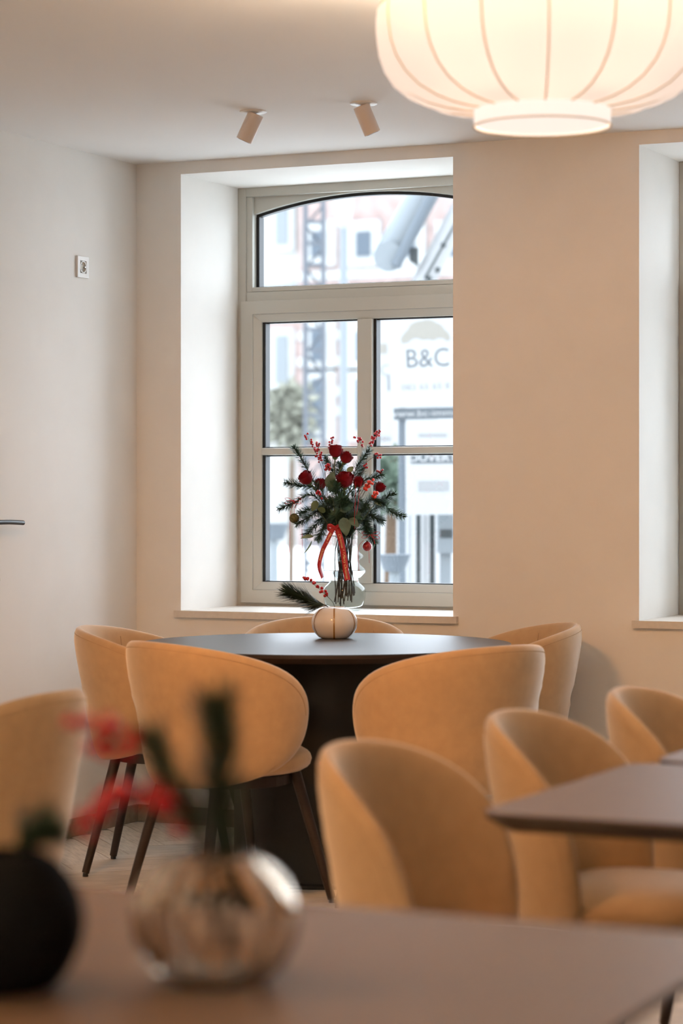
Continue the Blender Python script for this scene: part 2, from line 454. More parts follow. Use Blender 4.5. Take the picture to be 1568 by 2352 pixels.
def cushion():
    """rounded seat pad, flat at the back and round at the front"""
    NP = 48; rho = [0, 0.4, 0.7, 0.86, 0.94, 0.98, 1.0]; vs = []; fs = []
    for side in (1, -1):
        for r in rho:
            for k in range(NP):
                t = 2 * math.pi * k / NP; c, s_ = math.cos(t), math.sin(t); n = 2.9
                q = (abs(c) ** n + abs(s_) ** n) ** (-1 / n) * r
                x_ = 0.018 + 0.225 * q * c; y_ = 0.222 * q * s_ * (1.0 if c < 0 else 1.0 - 0.10 * q * c)
                h = 0.048 * (1 - r ** 5) ** 0.5 if r < 1 else 0
                vs.append((x_, y_, 0.445 + side * h + (0.006 * (1 - r * r) if side > 0 else 0)))
    NR = len(rho)
    for sd in range(2):
        b = sd * NR * NP
        for i in range(NR - 1):
            for k in range(NP):
                k2 = (k + 1) % NP
                fs.append((b, b + NP + k, b + NP + k2) if i == 0 else (b + i * NP + k, b + i * NP + k2, b + (i + 1) * NP + k2, b + (i + 1) * NP + k))
    mb = MB().add(vs, fs); me = mb.mesh('seat')
    import bmesh
    bm = bmesh.new(); bm.from_mesh(me); bmesh.ops.remove_doubles(bm, verts=bm.verts, dist=1e-5)
    bmesh.ops.delete(bm, geom=[v for v in bm.verts if not v.link_faces], context='VERTS')
    bmesh.ops.recalc_face_normals(bm, faces=bm.faces); bm.to_mesh(me); bm.free()
    for p in me.polygons: p.use_smooth = True
    return me

def make_chair(arms):
    root = thing('tub_chair' if arms else 'dining_chair', '', 'chair', group='beige velvet tub chairs' if arms else 'beige velvet side chairs')
    me, pos, bound = chair_surface(arms); me.materials.append(VELVET)
    sh = link('shell', me, None, root)
    for u in (-0.34, 0.34) if arms else ():          # stitched seams down the inside of the back
        obj('seam', MB().tube([pos(u, 0.80 - k * 0.13, -0.0262) for k in range(10)], 0.0013, 6), SEAM, sh, smooth=True)
    obj('rim_seam', MB().tube([pos(0.93 * bound(math.pi * k / 40)[0], 0.93 * bound(math.pi * k / 40)[1], 0.0165) for k in range(1, 40)], 0.0009, 6), SEAM, sh, smooth=True)
    sme = cushion(); sme.materials.append(VELVET); link('seat', sme, None, root)
    obj('seat_frame', MB().prism([(0.19 * math.cos(t) + 0.0, 0.185 * math.sin(t)) for t in [i * math.pi / 14 for i in range(28)]], 'z', 0.372, 0.402), LEGM, root)
    for sx in (-1, 1):
        for sy in (-1, 1):
            top = Vector((0.15 * sx, 0.135 * sy, 0.41)); bot = Vector((0.245 * sx, 0.198 * sy, 0.012))
            lg = obj('leg', MB().tube([top, top.lerp(bot, 0.3), bot], [0.0175, 0.0165, 0.0125], 16), LEGM, root, smooth=True)
            obj('glide', MB().tube([bot, (bot.x, bot.y, 0.0)], [0.009, 0.0095], 12), BLACKM, lg, smooth=True)
    return root
def place(proto, spots):
    out = []
    for i, (cx, cy, a, lab) in enumerate(spots):
        c = proto if i == 0 else copy_tree(proto)
        c.location = (cx, cy, 0); c.rotation_euler = (0, 0, R(a)); c['label'] = lab; out.append(c)
    return out
tubs = place(make_chair(True), [  # x, y, facing in degrees
    (-3.475, 6.635, 64, 'beige velvet tub chair showing its back, left front of the round table'),
    (-2.830, 6.775, 156, 'beige velvet tub chair showing its back, right front of the round table'),
    (-3.970, 7.150, 17, 'beige velvet tub chair beside the left wall, facing the round table'),
    (-3.067, 7.770, 212, 'beige velvet tub chair with pale rim, right rear of the round table'),
    (-3.675, 7.725, 292, 'beige tub chair under the window, only its rim showing over the round table')])
sides = place(make_chair(False), [
    (-1.530, 3.900, 0, 'nearest of the three beige velvet chairs in the row at the right tables'),
    (-1.500, 4.610, 0, 'middle one of the three beige velvet chairs in the row at the right tables'),
    (-1.475, 5.290, 0, 'farthest of the three beige velvet chairs in the row, cut by the right edge'),
    (-3.165, 4.680, 180, 'blurred beige chair cut off by the left edge of the picture')])

# ------------------------------------------------------------------ tables
def rounded_rect(x0, x1, y0, y1, r, n=8):
    out = []
    for (cx, cy, a0) in ((x1 - r, y1 - r, 0), (x0 + r, y1 - r, 90), (x0 + r, y0 + r, 180), (x1 - r, y0 + r, 270)):
        for k in range(n + 1):
            a = R(a0 + 90 * k / n); out.append((cx + r * math.cos(a), cy + r * math.sin(a)))
    return out
def slab(outline_fn, z, t, parent, face=None):
    """table top: thin laminate face over a dark edge chamfered under"""
    obj('table_top', MB().prism(outline_fn(0), 'z', z - 0.004, z), face or TABLETOP, parent)
    o1, o2 = outline_fn(0.001), outline_fn(0.03); n = len(o1)
    vs = [(p[0], p[1], z - 0.004) for p in o1] + [(p[0], p[1], z - 0.012) for p in o1] + [(p[0], p[1], z - t) for p in o2]
    fs = [tuple(range(n)), tuple(reversed(range(2 * n, 3 * n)))]
    for i in range(n):
        j = (i + 1) % n; fs += [(i, i + n, j + n, j), (i + n, i + 2 * n, j + 2 * n, j + n)]
    obj('edge', MB().add(vs, fs), TABLEEDGE, parent)
def pedestal(parent, cx, cy, z, r0, r1):
    obj('base', MB().lathe([(r1, 0.0), (r1, 0.012), (r1 - 0.01, 0.018), (0.0, 0.018)], 48, c=(cx, cy, 0)), PEDESTAL, parent, smooth=True)
    obj('column', MB().lathe([(r0, 0.018), (r0, z - 0.05), (r0 * 1.1, z - 0.044), (r0 * 1.1, z - 0.030)], 48, c=(cx, cy, 0)), PEDESTAL, parent, smooth=True)
TX, TY, TZ, TR = -3.444, 7.253, 0.77, 0.618
rt = thing('round_table', 'round dark table with a black pedestal in front of the window', 'table', (TX, TY, 0))
slab(lambda q: [((TR - q) * math.cos(i * math.pi / 48), (TR - q) * math.sin(i * math.pi / 48)) for i in range(96)], TZ, 0.030, rt, mat('dark_table_laminate', (0.045, 0.045, 0.05), 0.40, 0.5, noise=0.06, nscale=90))
pedestal(rt, 0, 0, TZ, 0.30, 0.312)
def rect_table(x0, x1, y0, y1, z, label, r=0.05):
    cx, cy = (x0 + x1) / 2, (y0 + y1) / 2
    t = thing('dining_table', label, 'table', (cx, cy, 0), group='brown rectangular tables')
    slab(lambda q: rounded_rect(x0 - cx + q, x1 - cx - q, y0 - cy + q, y1 - cy - q, r - q * 0.5), z, 0.032, t)
    pedestal(t, 0, 0, z, 0.05, 0.27)
    return t
rect_table(-1.435, -0.215, 3.585, 4.385, 0.75, 'brown rectangular table at right with its rounded corner pointing left')
rect_table(-1.415, -0.195, 4.440, 5.240, 0.75, 'brown table at the right edge standing just behind another table')
rect_table(-2.000, -0.735, 1.870, 2.690, 0.75, 'blurred brown table across the bottom of the picture', 0.08)

# ------------------------------------------------------------------ ceiling spots and pendant lamps
def make_spot(x, y, tilt, label):
    t = thing('ceiling_spot', label, 'spotlight', (x, y, ZC), group='ceiling spotlights')
    obj('mounting_plate', MB().lathe([(0.0, 0), (0.045, 0), (0.045, -0.004), (0.042, -0.006), (0.0, -0.006)], 40), WHITEP, t, smooth=True)
    obj('stem', MB().tube([(0, 0, -0.005), (0, 0, -0.03)], 0.0085, 14), SPOTM, t, smooth=True)
    h = bpy.data.objects.new('head_joint', None)
    ax = tilt  # unit direction of the beam
    d = Vector(ax).normalized(); p0 = Vector((0, 0, -0.03)) - d * 0.022; p1 = p0 + d * 0.098
    hd = obj('head', MB().tube([p0, p0 + d * 0.002, p1 - d * 0.002, p1], [0.025, 0.0275, 0.0275, 0.026], 28), SPOTM, t, smooth=True)
    obj('lens', MB().tube([p1 - d * 0.001, p1 + d * 0.0006], 0.021, 24), mat('dark_lens', (0.05, 0.045, 0.04), 0.2), hd)
    bpy.data.objects.remove(h)
    return t
make_spot(-3.682, 7.199, RT * -0.40 - UP * 0.85 + FW * 0.1, 'left ceiling spotlight tilted down to the left, before the window')
make_spot(-3.278, 7.201, RT * 0.36 - UP * 0.85 + FW * 0.1, 'right ceiling spotlight tilted down to the right, beside the big lamp')
for sx, sy, dx, dy, kw, lab in ((-3.00, 4.50, 0.05, 1.0, 1.2, 'added fill spotlight out of the picture, aimed at the round table from the left'),  # unseen spots added to throw warm light on chairs, tables and walls
                            (-2.05, 4.90, 0.0, 1.0, 1.2, 'added fill spotlight out of the picture, aimed at the round table from the right'),
                            (-2.60, 3.50, 0.55, 0.15, 0.45, 'added fill spotlight out of the picture, aimed at the row of chairs'),
                            (-1.90, 2.10, 0.25, 0.10, 0.16, 'added fill spotlight out of the picture, above the bottom table')):
    d = Vector((dx, dy, -0.8)).normalized(); t = make_spot(sx, sy, d, lab)
    l = bpy.data.lights.new('fill_spot_light', 'SPOT'); l.energy = SPOT_W * kw; l.color = WARM; l.spot_size = R(100); l.spot_blend = 1.0; l.shadow_soft_size = 0.16
    lo = bpy.data.objects.new('fill_spot_light', l); COL.objects.link(lo); lo.parent = t; lo.location = Vector((0, 0, -0.03)) + d * 0.085
    lo.rotation_mode = 'QUATERNION'; lo.rotation_quaternion = d.to_track_quat('-Z', 'Y')

def make_lamp(loc, label, glow, watts):
    """scalloped fabric lamp: 16 sails between ribs, short collar below, rod to the ceiling; origin at top of the shade"""
    t = thing('pendant_lamp', label, 'lamp', loc, group='fabric pendant lamps'); SHADE = shade_material(glow); COLLAR = shade_material(glow * 1.6)
    prof = [(0.372, 0.0), (0.384, -0.012), (0.388, -0.035), (0.388, -0.065), (0.384, -0.10), (0.372, -0.135), (0.350, -0.168), (0.315, -0.198),
            (0.270, -0.220), (0.225, -0.233), (0.182, -0.240), (0.158, -0.242)]
    seg, NR = 16 * 8, 16; vs = []; fs = []
    for i, (r, z) in enumerate(prof):
        q = max(0.0, math.sin(math.pi * min(1, (i + 0.4) / (len(prof) - 0.6))))
        for k in range(seg):
            th = 2 * math.pi * k / seg; b = abs(math.sin(NR * th / 2))       # bulge between ribs
            rr = r - 0.010 * q * (1 - b ** 0.8); vs.append((rr * math.cos(th), rr * math.sin(th), z - 0.008 * q * b))
    for i in range(len(prof) - 1):
        for k in range(seg):
            k2 = (k + 1) % seg; fs.append((i * seg + k, i * seg + k2, (i + 1) * seg + k2, (i + 1) * seg + k))
    sh = obj('shade', MB().add(vs, fs), SHADE, t, smooth=True, angle=80)
    for k in range(NR):
        th = 2 * math.pi * k / NR; pts = []
        for i, (r, z) in enumerate(prof):
            q = max(0.0, math.sin(math.pi * min(1, (i + 0.4) / (len(prof) - 0.6)))); rr = r - 0.010 * q + 0.0012
            pts.append((rr * math.cos(th), rr * math.sin(th), z - 0.0012))
        obj('rib', MB().tube(pts, 0.0021, 6), RIBM, t, smooth=True)
    obj('top_ring', MB().tube([(0.372 * math.cos(2 * math.pi * k / 64), 0.372 * math.sin(2 * math.pi * k / 64), 0) for k in range(65)], 0.0035, 8, False), RIBM, t, smooth=True)
    obj('collar', MB().lathe([(0.158, -0.238), (0.158, -0.280), (0.1575, -0.280), (0.1575, -0.238)], 64, closed=True), COLLAR, t, smooth=True)
    obj('diffuser', MB().tube([(0, 0, -0.2735), (0, 0, -0.2725)], 0.1565, 64), COLLAR, t)
    for z in (-0.238, -0.280):
        obj('collar_ring', MB().tube([(0.1585 * math.cos(2 * math.pi * k / 48), 0.1585 * math.sin(2 * math.pi * k / 48), z) for k in range(49)], 0.002, 6, False), RIBM, t, smooth=True)
    up = ZC - loc[2]
    obj('rod', MB().tube([(0, 0, -0.10), (0, 0, up - 0.02)], 0.006, 12), WHITEP, t, smooth=True)
    obj('ceiling_rose', MB().lathe([(0.0, up), (0.055, up), (0.055, up - 0.018), (0.05, up - 0.023), (0.0, up - 0.023)], 32), WHITEP, t, smooth=True)
    for k in range(3):
        a = R(25 - 90 - 32 + 120 * k) if k != 1 else R(25 - 90 + 30)
        if k == 2: a = R(25 + 90)
        p = Vector((0.20 * math.cos(a), 0.20 * math.sin(a), -0.115))
        obj('arm', MB().tube([(0, 0, -0.095), p + Vector((0, 0, 0.03)), p + Vector((0, 0, 0.012))], 0.005, 8), WHITEP, t, smooth=True)
        obj('bulb', MB().sphere(p - Vector((0, 0, 0.012)), 0.024, 16, 10), BULBM, t, smooth=True)
        l = bpy.data.lights.new('bulb_light', 'POINT'); l.energy = watts; l.color = BULB_C; l.shadow_soft_size = 0.03
        lo = bpy.data.objects.new('bulb_light', l); COL.objects.link(lo); lo.parent = t; lo.location = p + Vector((0, 0, 0.055))
    return t
LAMP = Vector((0, 0, 0)) + FW * 5.6 + RT * (461 / 5553 * 5.6)
make_lamp((LAMP.x, LAMP.y, 1.25 + 1132 * 5.6 / 5553), 'large glowing cream fabric lamp with scalloped sides, hanging at upper right', LAMP_EMIT, LAMP_BULB)
make_lamp((-0.30, -0.90, 2.39), 'added fabric fill lamp out of the picture behind the camera', FILL_EMIT, FILL_BULB)  # this lamp and the next are unseen copies added to brighten the room
make_lamp((-3.60, 1.20, 2.39), 'added fabric fill lamp out of the picture to the left of the bottom table', FILL_EMIT, FILL_BULB)

# ------------------------------------------------------------------ plants and vases
LEAFG = mat('leaf_green', (0.085, 0.12, 0.045), 0.5, 0.4, noise=0.3, nscale=25)
LEAFP = mat('pale_leaf', (0.20, 0.24, 0.11), 0.5, 0.4, noise=0.2, nscale=25)
LEAFE = mat('eucalyptus_leaf', (0.10, 0.135, 0.085), 0.6, 0.3, noise=0.25, nscale=30)
NEEDLE = mat('fir_needle', (0.040, 0.085, 0.045), 0.5, 0.4)
PINE = mat('pine_needle', (0.022, 0.038, 0.020), 0.5, 0.4)
TWIG = mat('twig_bark', (0.055, 0.035, 0.022), 0.8, 0.2)
STEMG = mat('stem_green', (0.07, 0.085, 0.03), 0.6, 0.3)
BERRY = mat('red_berry', (0.42, 0.007, 0.012), 0.3, 0.5)
BERRYO = mat('orange_red_berry', (0.66, 0.045, 0.02), 0.3, 0.5)
ROSE = mat('rose_petal', (0.17, 0.0025, 0.007), 0.65, 0.2, sheen=0.1, sheen_tint=(1, 0.2, 0.2))
RIBBON = mat('red_satin', (0.40, 0.008, 0.008), 0.4, 0.5)
GOLD = mat('gold_print', (0.85, 0.60, 0.25), 0.4, 0.5)
STRING = mat('red_string', (0.45, 0.012, 0.018), 0.7, 0.2)
NUT = mat('dry_seed_head', (0.10, 0.085, 0.035), 0.9, 0.1, noise=0.5, nscale=150, bump=0.8, bscale=300)
BAUBLE = mat('red_bauble', (0.26, 0.010, 0.009), 0.25, 0.5, noise=0.3, nscale=60)
WHITEG = mat('white_glazed_glass', (0.80, 0.74, 0.68), 0.12, 0.5, coat=0.4)
STRIPE = mat('amber_stripe', (0.34, 0.17, 0.04), 0.15, 0.5, coat=0.4)
BLACKG = mat('black_ceramic', (0.004, 0.004, 0.004), 0.85, 0.08)

def spray(path, n, ln, rad, ang, start, flat, rnd, base_r):
    """needles along a curved twig: thin three-sided spikes; returns twig mesh and needle mesh"""
    pts = cat_pts(path, 5); N = len(pts)
    tw = MB().tube(pts, [base_r * (1 - 0.6 * i / (N - 1)) for i in range(N)], 5)
    nd = MB()
    for i in range(n):
        f = start + (1 - start) * (i + rnd.random()) / n; q = f * (N - 1); k = min(int(q), N - 2)
        p = pts[k].lerp(pts[k + 1], q - k); t = (pts[k + 1] - pts[k]).normalized()
        a = t.cross(FW); 
        if a.length < 0.05: a = t.cross(UP)
        a.normalize(); b = t.cross(a)
        th = rnd.uniform(0, 2 * math.pi); side = a * math.cos(th) + b * math.sin(th) * flat
        side.normalize()
        an = ang * rnd.uniform(0.75, 1.25)
        d = (t * math.cos(an) + side * math.sin(an)).normalized()
        L = ln * rnd.uniform(0.75, 1.1) * (1.0 if f < 0.85 else 1.0 - (f - 0.85) * 2.2)
        u = d.cross(t); 
        if u.length < 1e-4: u = d.cross(UP)
        u.normalize(); v = d.cross(u); m = p + d * L * 0.45 - UP * 0.0
        tip = p + d * L
        nd.add([p + u * rad, p - u * rad, m + u * rad * 1.1 + v * rad, m - u * rad * 1.1 + v * rad, tip], [(0, 1, 3, 2), (2, 3, 4)])
    return tw, nd
def fir(P, label, seed, n=230, ln=0.037, group='fir sprigs in the bouquet', start=0.4, pine=False, ang=1.12, rad=0.00105, flat=0.55, base=0.0022):
    rnd = random.Random(seed); o = Vector(P[0])
    tw, nd = spray([Vector(p) - o for p in P], n, ln, rad, ang, start, flat, rnd, base)
    t = thing('pine_sprig' if pine else 'fir_sprig', label, 'sprig', o, group=group)
    obj('twig', tw, TWIG, t, smooth=True)
    k = obj('needles', nd, PINE if pine else NEEDLE, t); k['kind'] = 'stuff'
    return t
def berry_mesh(r, m):
    mb = MB().sphere((0, 0, 0), r, 10, 7); me = mb.mesh('berry', True, 180); me.materials.append(m); return me
BER = {'s': berry_mesh(0.0046, BERRY), 'l': berry_mesh(0.0062, BERRYO), 'm': berry_mesh(0.0055, BERRY), 'b': berry_mesh(0.0068, BERRY)}
def berries(P, label, seed, n, size='s', start=0.35, spread=0.010, group='berry twigs in the bouquet', rr=0.0011):
    rnd = random.Random(seed); o = Vector(P[0]); pts = cat_pts([Vector(p) - o for p in P], 5); N = len(pts)
    t = thing('berry_twig', label, 'berry twig', o, group=group)
    st = MB().tube(pts, [rr * (1 - 0.4 * i / (N - 1)) for i in range(N)], 5); bs = []
    for i in range(n):
        f = start + (1 - start) * (i + 0.6 * rnd.random()) / n; q = min(f, 0.999) * (N - 1); k = int(q)
        p = pts[k].lerp(pts[k + 1], q - k)
        d = Vector((rnd.gauss(0, 1), rnd.gauss(0, 1), rnd.gauss(0, 1) + 0.3)).normalized()
        b = p + d * spread * rnd.uniform(0.55, 1.0); bs.append(b)
        st.tube([p, b], 0.0005, 4)
    obj('stem', st, TWIG, t, smooth=True)
    for b in bs:
        k = link('berry', BER[size], None, t); k.location = b; sc = rnd.uniform(0.85, 1.12); k.scale = (sc, sc, sc)
    return t
def petal_mesh(r, h, span, lean, curl):
    """a cupped petal of a rose, wrapped round the z axis"""
    nu, nv = 9, 7; vs = []; fs = []
    for j in range(nv):
        v = j / (nv - 1)
        for i in range(nu):
            u = 2 * i / (nu - 1) - 1
            ww = span * (0.75 + 0.5 * v - 0.35 * v ** 4) * u
            edge = 1 - 0.16 * abs(u) ** 2.5 * v
            rr = r * (1 - 0.75 * (1 - v) ** 3.6) + lean * v * v + curl * max(0, v - 0.75) * 1.8
            vs.append((rr * math.cos(ww), rr * math.sin(ww), h * v * edge - curl * max(0, v - 0.8) * 0.8))
    for j in range(nv - 1):
        for i in range(nu - 1):
            fs.append((j * nu + i, j * nu + i + 1, (j + 1) * nu + i + 1, (j + 1) * nu + i))
    me = MB().add(vs, fs).mesh('petal', True, 180); me.materials.append(ROSE); return me
PET = [petal_mesh(0.0085, 0.046, 1.4, -0.002, 0.0), petal_mesh(0.0145, 0.046, 1.2, -0.002, 0.001),
       petal_mesh(0.0200, 0.043, 1.05, -0.002, 0.005), petal_mesh(0.0240, 0.036, 0.98, -0.001, 0.008)]
def rose(base, axis, foot, scale, label, seed):
    rnd = random.Random(seed)
    t = thing('rose', label, 'rose', base, group='red roses in the bouquet')
    q = Vector((0, 0, 1)).rotation_difference(Vector(axis).normalized())
    for ring, cnt in ((0, 3), (1, 4), (2, 5), (3, 5)):
        off = rnd.uniform(0, 6)
        for k in range(cnt):
            o = link('petal', PET[ring], None, t)
            o.rotation_mode = 'QUATERNION'
            o.rotation_quaternion = q @ Matrix.Rotation(off + 2 * math.pi * k / cnt + rnd.uniform(-0.12, 0.12), 3, 'Z').to_quaternion() @ Matrix.Rotation(rnd.uniform(-0.05, 0.06), 3, 'Y').to_quaternion()
            sc = scale * rnd.uniform(0.94, 1.05); o.scale = (sc, sc, sc)
    cal = MB().lathe([(0.0, -0.008), (0.006, -0.006), (0.009, 0.0), (0.010, 0.004), (0.0, 0.005)], 12)
    for k in range(5):
        a = 2 * math.pi * k / 5; d = Vector((math.cos(a), math.sin(a), 0))
        cal.add([d * 0.008 + Vector((-d.y, d.x, 0)) * 0.004, d * 0.008 - Vector((-d.y, d.x, 0)) * 0.004, d * 0.024 + Vector((0, 0, -0.004))], [(0, 1, 2)])
    c = obj('calyx', cal, LEAFG, t, smooth=True); c.rotation_mode = 'QUATERNION'; c.rotation_quaternion = q; c.scale = (scale,) * 3
    f = Vector(foot) - Vector(base); ax = Vector(axis).normalized()
    obj('stem', MB().tube(cat_pts([(0, 0, 0), -ax * 0.06, f * 0.6 - ax * 0.01, f], 5), 0.0026, 7), STEMG, t, smooth=True)
    return t
def leaf_mesh(L, W, fold=0.25, droop=0.2, nu=9):
    vs = []; fs = []
    for i in range(nu):
        u = i / (nu - 1); wd = W * math.sin(math.pi * u ** 0.8) ** 0.85 if 0 < u < 1 else 0.0002
        z = -droop * L * u * u
        vs += [(L * u, -wd, z + fold * wd), (L * u, 0, z), (L * u, wd, z + fold * wd)]
    for i in range(nu - 1):
        for k in range(2): fs.append((i * 3 + k, i * 3 + k + 1, (i + 1) * 3 + k + 1, (i + 1) * 3 + k))
    return MB().add(vs, fs).mesh('leaf', True, 180)
def leaf_twig(P, leaves, m, label, name='leafy_twig', group='leafy twigs in the bouquet'):
    """leaves: (point, direction, face normal, length, half width)"""
    o = Vector(P[0]); t = thing(name, label, 'leafy twig', o, group=group)
    obj('stem', MB().tube(cat_pts([Vector(p) - o for p in P], 5), 0.0013, 6), STEMG, t, smooth=True)
    for (p, d, nrm, L, W) in leaves:
        me = leaf_mesh(L, W); me.materials.append(m); l = link('leaf', me, None, t)
        d = Vector(d).normalized(); nrm = (Vector(nrm) - d * Vector(nrm).dot(d)).normalized(); y = nrm.cross(d)
        l.matrix_local = Matrix.Translation(Vector(p) - o) @ Matrix((d, y, nrm)).transposed().to_4x4()
    return t

# tall bubble vase on the sill ------------------------------------------------------------
VX, VY, VZ = -3.905, 8.400, 0.8205
DV = VX * FW.x + VY * FW.y; PPM = DV / 5553
def Q(px, py, dep=0.0):
    """point of the bouquet, dep metres in front of the vase axis (px, py are spans of 1.67 mm)"""
    return Vector((VX, VY, 0)) + RT * ((px - 778) * PPM) - FW * dep + Vector((0, 0, 1.25 - (py - 1145) * PPM))
outer = [(0.0, 0.0), (0.052, 0.0), (0.066, 0.006), (0.076, 0.022), (0.081, 0.05), (0.082, 0.075), (0.080, 0.088), (0.070, 0.099), (0.060, 0.108), (0.0565, 0.116),
         (0.060, 0.124), (0.072, 0.135), (0.082, 0.146), (0.083, 0.153), (0.077, 0.163), (0.066, 0.173), (0.058, 0.181), (0.0555, 0.188),
         (0.060, 0.195), (0.070, 0.203), (0.073, 0.210), (0.069, 0.217), (0.058, 0.226), (0.051, 0.236), (0.049, 0.25), (0.050, 0.27), (0.053, 0.288)]
inner = [(max(0.0, r - 0.0032), z) for r, z in outer if z > 0.02]
inner = [(0.0, 0.012), (0.045, 0.012), (0.062, 0.016)] + inner
v = thing('bubble_vase', 'tall clear glass vase with stacked bulges on the window sill', 'vase', (VX, VY, VZ))
obj('glass_body', MB().lathe(outer + inner[::-1], 64), CLEARG, v, smooth=True, angle=180)
wl = [(r - 0.0004, z) for r, z in inner if z < 0.155]
obj('water', MB().lathe(wl + [(0.0, 0.1535)], 64), WATER, v, smooth=True, angle=60)

NECK = Q(778, 1245); FOOT = Q(778, 1385)
def foot(i):
    rnd = random.Random(900 + i); a = rnd.uniform(0, 2 * math.pi); r = rnd.uniform(0.0, 0.04)
    return Vector((VX + r * math.cos(a), VY + r * math.sin(a), VZ + 0.02 + rnd.uniform(0, 0.05)))
def neck(i):
    rnd = random.Random(500 + i); a = rnd.uniform(0, 2 * math.pi); r = rnd.uniform(0.0, 0.036)
    return Vector((VX + r * math.cos(a), VY + r * math.sin(a), VZ + 0.278))
FIRS = [  # middle point, tip, depth of middle, depth of tip, words
    ((708, 1105), (661, 1026), .02, .03, 'upper left, pointing steeply up'),
    ((722, 1130), (641, 1108), .01, .02, 'left, just above the red string bow'),
    ((710, 1140), (627, 1170), .05, .06, 'far left, carrying the red string bow'),
    ((730, 1175), (668, 1204), .07, .10, 'lower left, above the hanging strings'),
    ((735, 1190), (686, 1232), .02, .03, 'lower left, drooping over the yellowish leaf'),
    ((742, 1200), (716, 1240), .06, .08, 'low, just left of the ribbon bow'),
    ((725, 1165), (674, 1180), -.04, -.06, 'left, behind the seed ball'),
    ((850, 1165), (893, 1131), .03, .04, 'right, pointing up over the grey post'),
    ((855, 1166), (916, 1188), .03, .03, 'far right, drooping sideways'),
    ((815, 1115), (866, 1090), .05, .06, 'right, under the topmost berries'),
    ((800, 1090), (836, 1031), .02, .03, 'upper right, pointing steeply up'),
    ((770, 1120), (733, 1050), -.03, -.05, 'upper middle, behind the roses'),
    ((775, 1120), (766, 1062), -.02, -.04, 'upper middle, between the rose stems'),
    ((762, 1130), (752, 1118), .12, .15, 'middle, pointing at us below the big leaf'),
    ((768, 1150), (786, 1162), .12, .16, 'middle, pointing at us over the dark centre'),
    ((830, 1185), (866, 1197), .05, .07, 'lower right, spreading flat'),
    ((820, 1195), (835, 1226), .07, .09, 'lower right, drooping beside the big leaf'),
    ((825, 1215), (848, 1248), .03, .04, 'lowest right, above the red bauble'),
    ((835, 1150), (872, 1160), .08, .10, 'right, below the orange berries'),
    ((800, 1125), (822, 1068), -.04, -.05, 'right, behind the berries'),
    ((760, 1175), (742, 1150), .03, .06, 'inside left, filling the dark centre'),
    ((792, 1180), (812, 1150), .03, .07, 'inside right, filling the dark centre'),
    ((776, 1185), (778, 1150), .05, .10, 'inside middle, behind the ribbon bow'),
    ((752, 1190), (728, 1170), .04, .08, 'inside left, over the olive leaf'),
    ((800, 1190), (830, 1165), .05, .09, 'inside right, under the orange berries'),
    ((768, 1200), (756, 1180), .08, .12, 'inside low, just above the ribbon bow'),
    ((790, 1205), (805, 1185), .08, .12, 'inside low, behind the big dark leaves'),
    ((770, 1140), (790, 1090), -.04, -.06, 'upper middle, behind the largest rose'),
]
for i, (m_, t_, dm, dt, words) in enumerate(FIRS):
    mid = Q(m_[0], m_[1], dm); tip = Q(t_[0], t_[1], dt); nk = neck(i); st = 0.42
    fir([foot(i), nk, mid, mid.lerp(tip, 0.55) + UP * 0.004, tip], 'green fir sprig in the window bouquet, ' + words, 30 + i, n=430, start=0.40 if i < 20 else 0.24, ln=0.036, rad=0.0016, flat=0.85)
ROSES = [((757, 1050), (0.05, 0.0, 1), .05, 0.88, 'topmost dark red rose of the bouquet'),
         ((777, 1062), (0.35, 0.1, 0.9), .02, 0.80, 'brighter red rose half hidden behind the topmost rose'),
         ((699, 1108), (-0.55, 0.25, 0.75), .05, 0.88, 'dark red rose alone at the left of the bouquet'),
         ((779, 1118), (0.0, 0.35, 1), .10, 1.06, 'largest dark red rose in the middle of the bouquet'),
         ((803, 1115), (0.6, 0.1, 0.8), .05, 0.72, 'small dark red rose right behind the largest rose'),
         ((727, 1122), (-0.3, 0.1, 0.9), -.02, 0.78, 'shaded red rose behind the broad upright leaf'),
         ((852, 1127), (0.6, 0.1, 0.8), .02, 0.72, 'red rose at the right edge of the bouquet')]
for i, (p, ax, dp, sc, lab) in enumerate(ROSES):
    a = RT * ax[0] - FW * ax[1] + UP * ax[2]
    rose(Q(p[0], p[1] + 2, dp), a, neck(40 + i), sc * 1.25, lab, 70 + i)
